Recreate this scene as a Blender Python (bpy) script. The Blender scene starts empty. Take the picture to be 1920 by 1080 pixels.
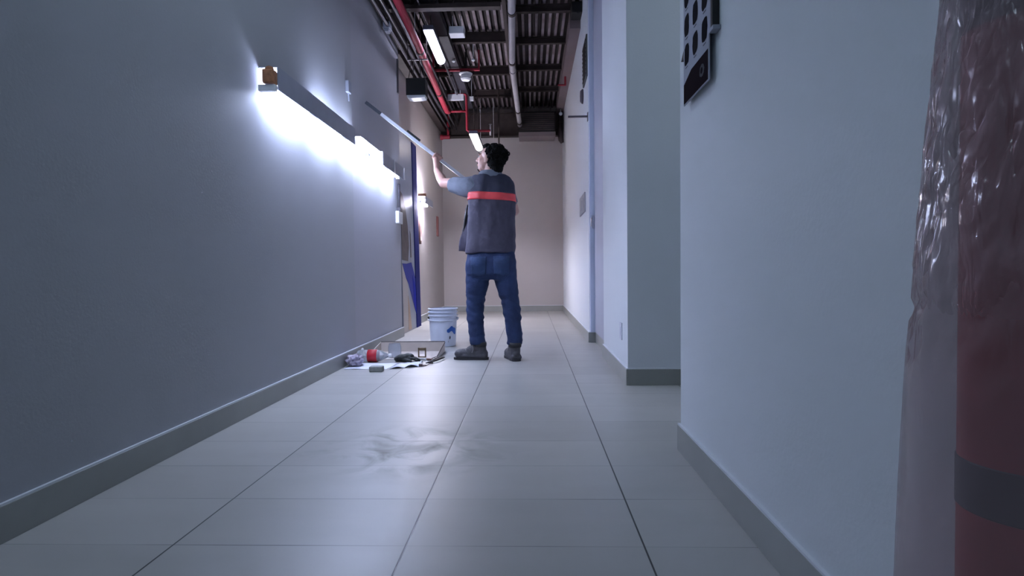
import bpy, bmesh, math, random
from mathutils import Vector, Matrix, noise
from mathutils.bvhtree import BVHTree
random.seed(7)
SC = bpy.context.scene
COL = SC.collection
PI = math.pi

# ------------------------------------------------------------------ camera, world, exposure
cam_d = bpy.data.cameras.new('camera')
cam = bpy.data.objects.new('camera', cam_d)
COL.objects.link(cam)
cam_d.sensor_width = 36.0
cam_d.lens = 36.0 * 1100.0 / 1920.0
cam_d.clip_start = 0.02
cam.matrix_world = (Matrix.Translation((0, 0, 0.70)) @ Matrix.Rotation(0.0320964, 4, 'Z')
                    @ Matrix.Rotation(1.5420475, 4, 'X') @ Matrix.Rotation(-0.01047, 4, 'Z'))
SC.camera = cam
W = bpy.data.worlds.new('world'); SC.world = W; W.use_nodes = True
W.node_tree.nodes['Background'].inputs[0].default_value = (0.30, 0.36, 0.46, 1)
W.node_tree.nodes['Background'].inputs[1].default_value = 0.15
vs = SC.view_settings
vs.view_transform = 'Standard'; vs.look = 'None'; vs.gamma = 1.0
vs.use_curve_mapping = False
vs.exposure = 2.86

E_WALL_LAMP = 26.0
E_WALL_LAMP2 = 165.0
E_TUBE = 1.8
E_TUBE_FAR = 2.2
E_FILL_OVER = 3.2

# ------------------------------------------------------------------ materials
def lin(c):
    return tuple((x / 12.92 if x <= 0.04045 else ((x + 0.055) / 1.055) ** 2.4) for x in [v / 255.0 for v in c])

MATS = {}
def mat(name, rgb, rough=0.6, metal=0.0, var=0.0, vscale=8.0, bump=0.0, bscale=60.0, spec=0.5, rgb2=None, trans=0.0, alpha=1.0, stretch=(1, 1, 1)):
    if name in MATS: return MATS[name]
    m = bpy.data.materials.new(name); m.use_nodes = True
    nt = m.node_tree; b = nt.nodes['Principled BSDF']
    c = lin(rgb)
    b.inputs['Base Color'].default_value = (*c, 1)
    b.inputs['Roughness'].default_value = rough
    b.inputs['Metallic'].default_value = metal
    b.inputs['Specular IOR Level'].default_value = spec
    b.inputs['Transmission Weight'].default_value = trans
    b.inputs['Alpha'].default_value = alpha
    tc = nt.nodes.new('ShaderNodeTexCoord')
    mp = nt.nodes.new('ShaderNodeMapping'); mp.inputs['Scale'].default_value = stretch
    nt.links.new(tc.outputs['Object'], mp.inputs['Vector'])
    if var > 0 or rgb2:
        n = nt.nodes.new('ShaderNodeTexNoise'); n.inputs['Scale'].default_value = vscale
        n.inputs['Detail'].default_value = 5
        nt.links.new(mp.outputs[0], n.inputs['Vector'])
        r = nt.nodes.new('ShaderNodeValToRGB')
        c2 = lin(rgb2) if rgb2 else tuple(x * (1 - var) for x in c)
        r.color_ramp.elements[0].position = 0.35; r.color_ramp.elements[0].color = (*c2, 1)
        r.color_ramp.elements[1].position = 0.65; r.color_ramp.elements[1].color = (*c, 1)
        nt.links.new(n.outputs['Fac'], r.inputs['Fac'])
        nt.links.new(r.outputs['Color'], b.inputs['Base Color'])
    if bump > 0:
        n2 = nt.nodes.new('ShaderNodeTexNoise'); n2.inputs['Scale'].default_value = bscale
        n2.inputs['Detail'].default_value = 4
        nt.links.new(mp.outputs[0], n2.inputs['Vector'])
        bp = nt.nodes.new('ShaderNodeBump'); bp.inputs['Strength'].default_value = bump
        bp.inputs['Distance'].default_value = 0.01
        nt.links.new(n2.outputs['Fac'], bp.inputs['Height'])
        nt.links.new(bp.outputs['Normal'], b.inputs['Normal'])
    MATS[name] = m
    return m

def emit(name, rgb, strength):
    m = bpy.data.materials.new(name); m.use_nodes = True
    nt = m.node_tree; b = nt.nodes['Principled BSDF']
    b.inputs['Base Color'].default_value = (0.8, 0.8, 0.8, 1)
    b.inputs['Emission Color'].default_value = (*rgb, 1)
    b.inputs['Emission Strength'].default_value = strength
    return m

def floor_mat():
    m = bpy.data.materials.new('floor_tiles'); m.use_nodes = True
    nt = m.node_tree; b = nt.nodes['Principled BSDF']; N = nt.nodes; L = nt.links
    geo = N.new('ShaderNodeNewGeometry')
    sep = N.new('ShaderNodeSeparateXYZ'); L.new(geo.outputs['Position'], sep.inputs[0])
    def joint(sock, off, period, half):
        a = N.new('ShaderNodeMath'); a.operation = 'SUBTRACT'; L.new(sock, a.inputs[0]); a.inputs[1].default_value = off
        p = N.new('ShaderNodeMath'); p.operation = 'PINGPONG'; L.new(a.outputs[0], p.inputs[0]); p.inputs[1].default_value = period / 2
        c = N.new('ShaderNodeMapRange'); c.interpolation_type = 'SMOOTHSTEP'
        L.new(p.outputs[0], c.inputs['Value'])
        c.inputs['From Min'].default_value = half * 0.6; c.inputs['From Max'].default_value = half * 1.6
        c.inputs['To Min'].default_value = 1; c.inputs['To Max'].default_value = 0
        return c.outputs[0]
    jx = joint(sep.outputs['X'], 0.281, 0.607, 0.0021)
    jy = joint(sep.outputs['Y'], 1.472, 0.309, 0.0013)
    # grout is grimier in some joints than others
    gn = N.new('ShaderNodeTexNoise'); gn.inputs['Scale'].default_value = 1.6; gn.inputs['Detail'].default_value = 2
    L.new(geo.outputs['Position'], gn.inputs['Vector'])
    gr = N.new('ShaderNodeMapRange'); L.new(gn.outputs['Fac'], gr.inputs['Value'])
    gr.inputs['From Min'].default_value = 0.42; gr.inputs['From Max'].default_value = 0.62
    gr.inputs['To Min'].default_value = 0.25; gr.inputs['To Max'].default_value = 0.9
    jyw = N.new('ShaderNodeMath'); jyw.operation = 'MULTIPLY'; L.new(jy, jyw.inputs[0]); L.new(gr.outputs[0], jyw.inputs[1])
    jm = N.new('ShaderNodeMath'); jm.operation = 'MAXIMUM'; L.new(jx, jm.inputs[0]); L.new(jyw.outputs[0], jm.inputs[1])
    # per tile tone
    def cell(sock, off, period):
        a = N.new('ShaderNodeMath'); a.operation = 'SUBTRACT'; L.new(sock, a.inputs[0]); a.inputs[1].default_value = off
        d = N.new('ShaderNodeMath'); d.operation = 'DIVIDE'; L.new(a.outputs[0], d.inputs[0]); d.inputs[1].default_value = period
        f = N.new('ShaderNodeMath'); f.operation = 'FLOOR'; L.new(d.outputs[0], f.inputs[0]); return f.outputs[0]
    cb = N.new('ShaderNodeCombineXYZ'); L.new(cell(sep.outputs['X'], 0.281, 0.607), cb.inputs[0]); L.new(cell(sep.outputs['Y'], 1.472, 0.309), cb.inputs[1])
    wn = N.new('ShaderNodeTexWhiteNoise'); L.new(cb.outputs[0], wn.inputs['Vector'])
    n1 = N.new('ShaderNodeTexNoise'); n1.inputs['Scale'].default_value = 3.0; n1.inputs['Detail'].default_value = 6
    mp = N.new('ShaderNodeMapping'); mp.inputs['Scale'].default_value = (0.6, 2.2, 1); L.new(geo.outputs['Position'], mp.inputs['Vector'])
    L.new(mp.outputs[0], n1.inputs['Vector'])
    mix0 = N.new('ShaderNodeMix'); mix0.data_type = 'RGBA'
    L.new(n1.outputs['Fac'], mix0.inputs['Factor'])
    mix0.inputs['A'].default_value = (*lin((168, 167, 163)), 1); mix0.inputs['B'].default_value = (*lin((182, 181, 177)), 1)
    mixw = N.new('ShaderNodeMix'); mixw.data_type = 'RGBA'; mixw.blend_type = 'MULTIPLY'; mixw.inputs['Factor'].default_value = 0.10
    L.new(mix0.outputs['Result'], mixw.inputs['A']); L.new(wn.outputs['Value'], mixw.inputs['B'])
    # smudged, damp patch about two metres in front of the camera
    sm = N.new('ShaderNodeMapping'); sm.inputs['Location'].default_value = (0.48 / 0.42, -2.30 / 0.36, 0)
    sm.inputs['Scale'].default_value = (1 / 0.42, 1 / 0.36, 0); L.new(geo.outputs['Position'], sm.inputs['Vector'])
    ln = N.new('ShaderNodeVectorMath'); ln.operation = 'LENGTH'; L.new(sm.outputs[0], ln.inputs[0])
    s1 = N.new('ShaderNodeMapRange'); s1.interpolation_type = 'SMOOTHSTEP'; L.new(ln.outputs['Value'], s1.inputs['Value'])
    s1.inputs['From Min'].default_value = 0.3; s1.inputs['From Max'].default_value = 1.2; s1.inputs['To Min'].default_value = 1; s1.inputs['To Max'].default_value = 0
    n3 = N.new('ShaderNodeTexNoise'); n3.inputs['Scale'].default_value = 6.0; n3.inputs['Detail'].default_value = 7; n3.inputs['Distortion'].default_value = 1.2
    L.new(geo.outputs['Position'], n3.inputs['Vector'])
    s2 = N.new('ShaderNodeMapRange'); L.new(n3.outputs['Fac'], s2.inputs['Value']); s2.inputs['From Min'].default_value = 0.42; s2.inputs['From Max'].default_value = 0.70
    s3 = N.new('ShaderNodeMath'); s3.operation = 'MULTIPLY'; L.new(s1.outputs[0], s3.inputs[0]); L.new(s2.outputs[0], s3.inputs[1])
    mixs = N.new('ShaderNodeMix'); mixs.data_type = 'RGBA'; L.new(s3.outputs[0], mixs.inputs['Factor'])
    L.new(mixw.outputs['Result'], mixs.inputs['A']); mixs.inputs['B'].default_value = (*lin((122, 123, 112)), 1)
    mixj = N.new('ShaderNodeMix'); mixj.data_type = 'RGBA'; L.new(jm.outputs[0], mixj.inputs['Factor'])
    L.new(mixs.outputs['Result'], mixj.inputs['A']); mixj.inputs['B'].default_value = (*lin((52, 54, 54)), 1)
    L.new(mixj.outputs['Result'], b.inputs['Base Color'])
    rr = N.new('ShaderNodeMapRange'); L.new(n3.outputs['Fac'], rr.inputs['Value']); rr.inputs['From Min'].default_value = 0.3; rr.inputs['From Max'].default_value = 0.7
    rr.inputs['To Min'].default_value = 0.37; rr.inputs['To Max'].default_value = 0.41
    ra = N.new('ShaderNodeMath'); ra.operation = 'MULTIPLY_ADD'; L.new(s3.outputs[0], ra.inputs[0]); ra.inputs[1].default_value = 0.14; L.new(rr.outputs[0], ra.inputs[2])
    L.new(ra.outputs[0], b.inputs['Roughness'])
    b.inputs['Specular IOR Level'].default_value = 0.36
    inv = N.new('ShaderNodeMath'); inv.operation = 'MULTIPLY'; inv.inputs[1].default_value = -1; L.new(jm.outputs[0], inv.inputs[0])
    bp = N.new('ShaderNodeBump'); bp.inputs['Strength'].default_value = 0.3; bp.inputs['Distance'].default_value = 0.001
    L.new(inv.outputs[0], bp.inputs['Height']); L.new(bp.outputs[0], b.inputs['Normal'])
    return m

def wall_mat(name, rgb):
    return mat(name, rgb, rough=0.62, var=0.03, vscale=1.3, bump=0.06, bscale=90, spec=0.35)

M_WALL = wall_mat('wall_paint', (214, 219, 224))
M_WALL_L = wall_mat('wall_left_shaded', (166, 168, 173))  # left wall coloured darker than the right to stand in for weaker light
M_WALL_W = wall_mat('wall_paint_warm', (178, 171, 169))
M_FLOOR = floor_mat()
M_BASE = mat('baseboard_tile', (152, 154, 150), rough=0.35, var=0.12, vscale=3)
M_CAULK = mat('white_caulk', (214, 218, 224), rough=0.5)
M_DARKSTEEL = mat('dark_steel', (58, 48, 46), rough=0.6, metal=0.2, var=0.35, vscale=10)
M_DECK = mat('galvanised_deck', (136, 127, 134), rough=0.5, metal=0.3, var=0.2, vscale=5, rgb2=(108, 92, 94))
M_DECKD = mat('deck_flute_shade', (34, 25, 25), rough=0.8)  # flute recesses coloured dark to paint in their depth shade
M_CONDUIT = mat('conduit_grey', (92, 88, 94), rough=0.4, metal=0.6, var=0.2)
M_BLACK = mat('black_plastic', (13, 14, 17), rough=0.5)
M_WHITE = mat('white_plastic', (222, 224, 228), rough=0.4)
M_RED = mat('red_enamel', (146, 30, 50), rough=0.6, var=0.15, vscale=6)
M_PVC = mat('grey_pvc', (150, 146, 150), rough=0.4, var=0.12)
M_ALU = mat('aluminium', (190, 192, 198), rough=0.3, metal=0.9)
M_CHROME = mat('chrome', (200, 200, 205), rough=0.15, metal=1.0)
M_NAVY = mat('navy_edge', (24, 34, 104), rough=0.75, spec=0.15)
M_LAMP_BODY = mat('lamp_cover_grey', (150, 154, 168), rough=0.5, var=0.08)
M_EM1 = emit('wall_tube_glow', (0.62, 0.71, 1.0), E_WALL_LAMP)
M_EM2 = emit('second_wall_tube_glow', (0.86, 0.84, 1.0), E_WALL_LAMP2)
M_EM3 = emit('ceiling_tube_glow', (0.70, 0.72, 1.0), E_TUBE)
M_EM4 = emit('far_tube_glow', (1.0, 0.88, 0.86), E_TUBE_FAR)
M_EM5 = emit('overhead_fill_glow', (0.62, 0.80, 1.0), E_FILL_OVER)

# ------------------------------------------------------------------ mesh helpers
def bx(bm, x0, x1, y0, y1, z0, z1, mi=0, M=None, bev=0.0):
    tmp = bmesh.new()
    bmesh.ops.create_cube(tmp, size=1)
    for v in tmp.verts:
        v.co = Vector(((x0 + x1) / 2 + v.co.x * (x1 - x0), (y0 + y1) / 2 + v.co.y * (y1 - y0), (z0 + z1) / 2 + v.co.z * (z1 - z0)))
    if bev > 0:
        bmesh.ops.bevel(tmp, geom=tmp.edges[:], offset=bev, segments=2, affect='EDGES', profile=0.5)
    merge(bm, tmp, mi, M)

def merge(bm, tmp, mi=0, M=None):
    if M is not None: tmp.transform(M)
    idx = {}
    for v in tmp.verts: idx[v] = bm.verts.new(v.co)
    for f in tmp.faces:
        try:
            nf = bm.faces.new([idx[v] for v in f.verts]); nf.material_index = mi if mi is not None else f.material_index
        except ValueError: pass
    tmp.free()

def frame(d):
    d = d.normalized()
    up = Vector((0, 0, 1)) if abs(d.z) < 0.95 else Vector((0, 1, 0))
    s = d.cross(up).normalized(); u = s.cross(d).normalized()
    return s, u

def tube(bm, pts, r, seg=12, mi=0, cap=True):
    pts = [Vector(p) for p in pts]; n = len(pts)
    rs = r if isinstance(r, (list, tuple)) else [r] * n
    rings = []; s = u = None
    for i, p in enumerate(pts):
        d = (pts[min(i + 1, n - 1)] - pts[max(i - 1, 0)])
        if s is None: s, u = frame(d)
        else:
            dn = d.normalized(); s = (s - dn * s.dot(dn)).normalized(); u = s.cross(dn).normalized()
        rings.append([bm.verts.new(p + (s * math.cos(2 * PI * k / seg) + u * math.sin(2 * PI * k / seg)) * rs[i]) for k in range(seg)])
    for a, b in zip(rings, rings[1:]):
        for k in range(seg):
            f = bm.faces.new((a[k], a[(k + 1) % seg], b[(k + 1) % seg], b[k])); f.material_index = mi
    if cap:
        bm.faces.new(rings[0]).material_index = mi; bm.faces.new(rings[-1][::-1]).material_index = mi
    return rings

def lathe(bm, prof, seg=40, M=None, mi=0, closed=False):
    tmp = bmesh.new(); rings = []
    for r, z in prof:
        rings.append([tmp.verts.new((r * math.cos(2 * PI * k / seg), r * math.sin(2 * PI * k / seg), z)) for k in range(seg)] if r > 1e-5 else [tmp.verts.new((0, 0, z))])
    for a, b in zip(rings, rings[1:]):
        for k in range(seg):
            k2 = (k + 1) % seg
            if len(a) == 1 and len(b) == 1: continue
            if len(a) == 1: tmp.faces.new((a[0], b[k2], b[k]))
            elif len(b) == 1: tmp.faces.new((a[k], a[k2], b[0]))
            else: tmp.faces.new((a[k], a[k2], b[k2], b[k]))
    merge(bm, tmp, mi, M)

def ell(bm, c, r, M=None, sub=3, mi=0):
    tmp = bmesh.new(); bmesh.ops.create_icosphere(tmp, subdivisions=sub, radius=1)
    for v in tmp.verts: v.co = Vector((c[0] + v.co.x * r[0], c[1] + v.co.y * r[1], c[2] + v.co.z * r[2]))
    merge(bm, tmp, mi, M)

def caps(bm, p0, r0, p1, r1, M=None, seg=16):
    """tapered limb segment with round ends"""
    p0 = Vector(p0); p1 = Vector(p1)
    if M is not None: p0 = M @ p0; p1 = M @ p1
    d = (p1 - p0); L = d.length; dn = d / L
    pts = []; rs = []
    for k in range(6):
        a = PI / 2 * (1 - k / 5); pts.append(p0 - dn * r0 * math.sin(a)); rs.append(max(r0 * math.cos(a), r0 * 0.05))
    for k in range(1, 6):
        a = PI / 2 * k / 5; pts.append(p1 + dn * r1 * math.sin(a)); rs.append(max(r1 * math.cos(a), r1 * 0.05))
    pts.insert(6, p1); rs.insert(6, r1)
    tube(bm, pts, rs, seg)

def obj(name, bm, m, parent=None, smooth=False, loc=None, **tags):
    bmesh.ops.recalc_face_normals(bm, faces=bm.faces[:])
    me = bpy.data.meshes.new(name); bm.to_mesh(me); bm.free()
    for x in (m if isinstance(m, (list, tuple)) else [m]): me.materials.append(x)
    if smooth: me.shade_smooth()
    o = bpy.data.objects.new(name, me); COL.objects.link(o)
    if parent is not None:
        o.parent = parent
        o.matrix_parent_inverse = Matrix.Translation(-parent_loc(parent))
    for k, v in tags.items(): o[k] = v
    return o

def parent_loc(p):
    v = Vector(p.location)
    # parts of parts: geometry is written in world space, so only the root's offset counts
    while p.parent is not None:
        p = p.parent; v = Vector(p.location) if p.parent is None else v
    return v

def part(name, bm, m, parent, smooth=False, label=None):
    """a child whose mesh is written in world coordinates"""
    bmesh.ops.recalc_face_normals(bm, faces=bm.faces[:])
    root = parent
    while root.parent is not None: root = root.parent
    off = Vector(root.location)
    for v in bm.verts: v.co -= off
    me = bpy.data.meshes.new(name); bm.to_mesh(me); bm.free()
    for x in (m if isinstance(m, (list, tuple)) else [m]): me.materials.append(x)
    if smooth: me.shade_smooth()
    o = bpy.data.objects.new(name, me); COL.objects.link(o); o.parent = parent
    if label: o['label'] = label
    return o

def thing(name, label, cat, loc=(0, 0, 0), group=None):
    o = bpy.data.objects.new(name, None); COL.objects.link(o)
    o.location = loc; o.empty_display_size = 0.05
    o['label'] = label; o['category'] = cat
    if group: o['group'] = group
    return o

def solo(name, bm, m, label, cat, group=None, smooth=False):
    """a thing that is one mesh: origin put at its base"""
    xs = [v.co for v in bm.verts]
    c = Vector(((min(v.x for v in xs) + max(v.x for v in xs)) / 2, (min(v.y for v in xs) + max(v.y for v in xs)) / 2, min(v.z for v in xs)))
    for v in bm.verts: v.co -= c
    o = obj(name, bm, m, smooth=smooth); o.location = c
    o['label'] = label; o['category'] = cat
    if group: o['group'] = group
    return o

def struct(name, bm, m, parent=None, smooth=False):
    o = obj(name, bm, m, smooth=smooth)
    if parent is None: o['kind'] = 'structure'
    else: o.parent = parent
    return o

def smooth_by_angle(o, deg=35):
    me = o.data
    me.shade_smooth()
    b = bmesh.new(); b.from_mesh(me)
    for e in b.edges:
        if len(e.link_faces) == 2 and e.calc_face_angle(0) > math.radians(deg): e.smooth = False
    b.to_mesh(me); b.free()
    return o

def remeshed(bm, voxel, smooth_it=2, disp=None):
    """union of overlapping shapes as one continuous surface"""
    me = bpy.data.meshes.new('tmp'); bmesh.ops.recalc_face_normals(bm, faces=bm.faces[:]); bm.to_mesh(me); bm.free()
    o = bpy.data.objects.new('tmp', me); COL.objects.link(o)
    r = o.modifiers.new('r', 'REMESH'); r.mode = 'VOXEL'; r.voxel_size = voxel; r.adaptivity = 0.0
    if smooth_it:
        s = o.modifiers.new('s', 'SMOOTH'); s.factor = 0.5; s.iterations = smooth_it
    dg = bpy.context.evaluated_depsgraph_get(); dg.update()
    me2 = bpy.data.meshes.new_from_object(o.evaluated_get(dg))
    bpy.data.objects.remove(o); bpy.data.meshes.remove(me)
    out = bmesh.new(); out.from_mesh(me2); bpy.data.meshes.remove(me2)
    if disp:
        out.normal_update()
        for v in out.verts: v.co += v.normal * disp(v.co)
    return out

# ------------------------------------------------------------------ the room
XL, XL2, XR = -1.40, -1.515, 0.575
YN, YB = -2.2, 10.20
bm = bmesh.new(); bx(bm, -1.9, 3.4, YN - 0.2, YB + 0.2, -0.1, 0); struct('floor', bm, M_FLOOR)
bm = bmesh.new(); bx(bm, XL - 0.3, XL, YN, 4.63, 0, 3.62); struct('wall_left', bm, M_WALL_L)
bm = bmesh.new(); bx(bm, XL - 0.3, XL - 0.012, 4.6301, 6.37, 0, 3.62); struct('wall_left', bm, wall_mat('wall_second_shaded', (172, 173, 180)))  # dimmer light on this stretch is put into its wall colour
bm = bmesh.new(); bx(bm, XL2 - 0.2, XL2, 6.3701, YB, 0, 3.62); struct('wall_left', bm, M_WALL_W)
bm = bmesh.new(); bx(bm, -1.9, 3.4, YB, YB + 0.2, 0, 3.62); struct('wall_back', bm, M_WALL_W)
bm = bmesh.new(); bx(bm, -1.9, 3.4, YN - 0.2, YN, 0, 3.62); struct('wall_front', bm, M_WALL)
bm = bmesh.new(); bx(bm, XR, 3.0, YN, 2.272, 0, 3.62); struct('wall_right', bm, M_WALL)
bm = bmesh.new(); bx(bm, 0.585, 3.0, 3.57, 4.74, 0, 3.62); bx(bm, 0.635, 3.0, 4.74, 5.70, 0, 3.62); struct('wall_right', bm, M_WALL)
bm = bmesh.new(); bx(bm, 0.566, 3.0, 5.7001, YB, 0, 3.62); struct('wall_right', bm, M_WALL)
bm = bmesh.new(); bx(bm, 3.0, 3.2, 2.0, 3.8, 0, 3.62); struct('wall_side', bm, M_WALL)

# corrugated deck, one sheet with flutes running down the corridor
bm = bmesh.new()
z0 = 3.50; x = -1.9; pit = 0.076; prof = []
while x < 0.62:
    prof += [(x, z0), (x + 0.030, z0), (x + 0.036, z0 + 0.035), (x + 0.070, z0 + 0.035)]
    x += pit
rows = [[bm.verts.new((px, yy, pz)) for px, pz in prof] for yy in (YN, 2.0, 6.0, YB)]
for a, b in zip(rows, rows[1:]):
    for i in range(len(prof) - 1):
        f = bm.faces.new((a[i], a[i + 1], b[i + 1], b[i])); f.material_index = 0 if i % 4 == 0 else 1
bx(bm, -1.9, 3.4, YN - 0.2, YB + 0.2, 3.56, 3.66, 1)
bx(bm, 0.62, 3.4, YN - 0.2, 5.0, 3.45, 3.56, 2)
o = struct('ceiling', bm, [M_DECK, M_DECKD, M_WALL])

# baseboards with a pale caulk line along the top
def base(name, x0, x1, y0, y1, cx0, cx1, cy0, cy1, h=0.098):
    bm = bmesh.new(); bx(bm, x0, x1, y0, y1, 0, h, 0, bev=0.0015); bx(bm, cx0, cx1, cy0, cy1, h, h + 0.006, 1)
    struct(name, bm, [M_BASE, M_CAULK])
base('baseboard_left', XL, XL + 0.012, YN, 6.37, XL, XL + 0.010, YN, 6.37)
base('baseboard_left', XL2, XL2 + 0.012, 6.372, YB, XL2, XL2 + 0.010, 6.372, YB)
base('baseboard_right', XR - 0.012, XR, YN, 2.284, XR - 0.010, XR, YN, 2.282)
base('baseboard_right', 0.573, 0.585, 3.558, 4.752, 0.575, 0.585, 3.56, 4.75)
base('baseboard_right', 0.5855, 2.99, 3.558, 3.57, 0.5855, 2.99, 3.56, 3.57)
base('baseboard_right', 0.623, 0.635, 4.753, 5.687, 0.625, 0.635, 4.753, 5.687)
base('baseboard_right', 0.554, 0.566, 5.688, YB - 0.013, 0.556, 0.566, 5.69, YB - 0.013)
base('baseboard_right', 0.567, 0.634, 5.688, 5.70, 0.567, 0.634, 5.69, 5.70)
base('baseboard_back', XL2 + 0.013, 0.553, YB - 0.012, YB, XL2 + 0.013, 0.553, YB - 0.010, YB)

# recessed door on the right
bm = bmesh.new(); bx(bm, 0.615, 0.6345, 4.80, 5.64, 0.105, 3.40); o = struct('door_1', bm, mat('door_grey', (170, 174, 190), rough=0.5))
bm = bmesh.new(); bx(bm, 0.570, 0.6345, 5.655, 5.6995, 0.105, 3.46, bev=0.003); bx(bm, 0.6, 0.6345, 4.7405, 4.775, 0.105, 3.46); bx(bm, 0.6, 0.6345, 4.776, 5.654, 3.40, 3.46)
struct('door_frame', bm, mat('door_frame_white', (206, 214, 232), rough=0.4), parent=o)
bm = bmesh.new(); tube(bm, [(0.600, 5.652, 1.12), (0.585, 5.64, 1.12), (0.585, 5.64, 1.20), (0.600, 5.652, 1.20)], 0.007, 8)
bx(bm, 0.590, 0.612, 5.648, 5.655, 1.10, 1.22)
struct('door_handle', bm, M_CHROME, parent=o, smooth=False)

# steel under the deck (setting)
tn = [0]
def trim(bm, m, smooth=False):
    tn[0] += 1; return struct('trim_%d' % tn[0], bm, m, smooth=smooth)
def ibeam_x(x0, x1, y, zb, h=0.16, w=0.05):
    bm = bmesh.new()
    bx(bm, x0, x1, y - w / 2, y + w / 2, zb, zb + 0.012); bx(bm, x0, x1, y - w / 2, y + w / 2, zb + h - 0.012, zb + h)
    bx(bm, x0, x1, y - 0.006, y + 0.006, zb, zb + h); return bm
for y in (6.27, 7.13, 8.06, 9.0): trim(ibeam_x(-0.16, 0.445, y, 3.42, h=0.08), M_DARKSTEEL)
for y in (6.95, 8.08, 9.12): trim(ibeam_x(-1.5, -0.26, y, 3.38, h=0.12), M_DARKSTEEL)
# open web truss across the left half
bm = bmesh.new()
for zb in (3.18, 3.40): bx(bm, -1.5, -0.26, 5.56, 5.64, zb, zb + 0.04)
k = -1.45
while k < -0.35:
    tube(bm, [(k, 5.60, 3.21), (k + 0.09, 5.60, 3.42)], 0.009, 6); tube(bm, [(k + 0.09, 5.60, 3.42), (k + 0.18, 5.60, 3.21)], 0.009, 6); k += 0.18
trim(bm, M_DARKSTEEL)
trim(ibeam_x(-1.5, -0.26, 5.95, 3.38, h=0.12), M_DARKSTEEL)
trim(ibeam_x(-1.5, 0.5, 9.98, 2.97, h=0.40, w=0.12), M_DARKSTEEL)
bm = bmesh.new(); bx(bm, -0.255, -0.165, 3.0, 9.9, 3.28, 3.295); bx(bm, -0.216, -0.204, 3.0, 9.9, 3.28, 3.5); bx(bm, -0.255, -0.165, 3.0, 9.9, 3.485, 3.499)
trim(bm, M_DARKSTEEL)
bm = bmesh.new(); bx(bm, 0.45, 0.565, 6.45, 9.9, 3.32, 3.498); trim(bm, mat('side_girder', (112, 98, 100), rough=0.6, var=0.2, vscale=3))
bm = bmesh.new(); bx(bm, -1.50, -1.40, 6.375, 9.9, 3.06, 3.10); bx(bm, -1.44, -1.40, 6.375, 9.9, 3.10, 3.5); trim(bm, M_DARKSTEEL)
bm = bmesh.new(); bx(bm, -1.395, -1.33, 3.2, 6.36, 3.10, 3.5); trim(bm, M_DARKSTEEL)

# wall lamp lighting the left wall -------------------------------------------------
def wall_lamp(label, ya, yb, xf, xw, zb, zt, covers, lids, em, ntube, cat='lamp'):
    t = thing('wall_lamp', label, cat, (xw, (ya + yb) / 2, zb))
    for a, b in covers:
        bm = bmesh.new(); bx(bm, xf - 0.004, xf + 0.004, a, b, zb, zt, bev=0.001); bx(bm, xf - 0.018, xf - 0.004, a, b, zt - 0.004, zt)
        part('front_cover', bm, M_LAMP_BODY, t)
    for a, b in lids:
        bm = bmesh.new(); bx(bm, xw, xf - 0.019, a, b, zt - 0.004, zt); part('top_plate', bm, M_LAMP_BODY, t)
    L = (yb - ya) / ntube
    for k in range(ntube):
        a = ya + k * L + 0.065; b = ya + (k + 1) * L - 0.065
        bm = bmesh.new(); tube(bm, [((xf + xw) / 2 - 0.005, a, zb + 0.025), ((xf + xw) / 2 - 0.005, b, zb + 0.025)], 0.014, 14)
        part('light_tube', bm, em, t, smooth=True)
        for c in (a - 0.012, b + 0.012):
            bm = bmesh.new(); bx(bm, (xf + xw) / 2 - 0.022, (xf + xw) / 2 + 0.012, c - 0.012, c + 0.012, zb + 0.006, zb + 0.045, bev=0.002)
            part('tube_holder', bm, M_WHITE, t)
    for y in (ya + 0.25, (ya + yb) / 2 + 0.05, yb - 0.2):
        bm = bmesh.new(); bx(bm, xw, xf - 0.018, y - 0.01, y + 0.01, zt - 0.012, zt - 0.005); part('bracket', bm, M_WHITE, t)
    return t
lamp = wall_lamp('long grey covered strip lamp glowing against the near left wall', 3.02, 6.07, -1.30, XL, 1.652, 1.772,
                 [(3.03, 4.36), (5.18, 6.03)], [(3.03, 3.75), (4.60, 6.0)], M_EM1, 5)
# bare far end and the loose clips that stand up from it
for y, h in ((5.62, 0.085), (6.055, 0.075)):
    bm = bmesh.new()
    v = [bm.verts.new(p) for p in ((-1.292, y - 0.03, 1.655), (-1.292, y + 0.03, 1.655), (-1.292, y + 0.004, 1.70 + h), (-1.292, y - 0.004, 1.70 + h))]
    v2 = [bm.verts.new(p.co + Vector((-0.004, 0, 0))) for p in v]
    bm.faces.new(v); bm.faces.new(v2[::-1])
    for i in range(4): bm.faces.new((v[i], v2[i], v2[(i + 1) % 4], v[(i + 1) % 4]))
    part('clip', bm, M_WHITE, lamp)
bm = bmesh.new(); bx(bm, -1.385, -1.295, 2.985, 3.015, 1.635, 1.668, bev=0.004); part('end_cap', bm, M_WHITE, lamp, label='white end cap')
bm = bmesh.new(); bx(bm, -1.36, -1.302, 2.975, 3.035, 1.672, 1.745, bev=0.008); ell(bm, (-1.33, 3.0, 1.75), (0.022, 0.02, 0.016), sub=2)
part('wooden_block', bm, mat('tan_wood', (190, 130, 92), rough=0.6, var=0.4, vscale=30), lamp, label='tan wooden block wedged on the lamp end')

lamp2 = wall_lamp('short glowing strip lamp on the far left wall behind the leaning board', 7.66, 8.22, -1.365, XL2, 1.60, 1.69,
                  [(7.66, 8.22)], [], M_EM2, 1)
bm = bmesh.new(); bx(bm, -1.47, -1.36, 7.66, 7.70, 1.692, 1.73, bev=0.006); part('end_block', bm, MATS['tan_wood'], lamp2, label='tan end block')

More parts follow.
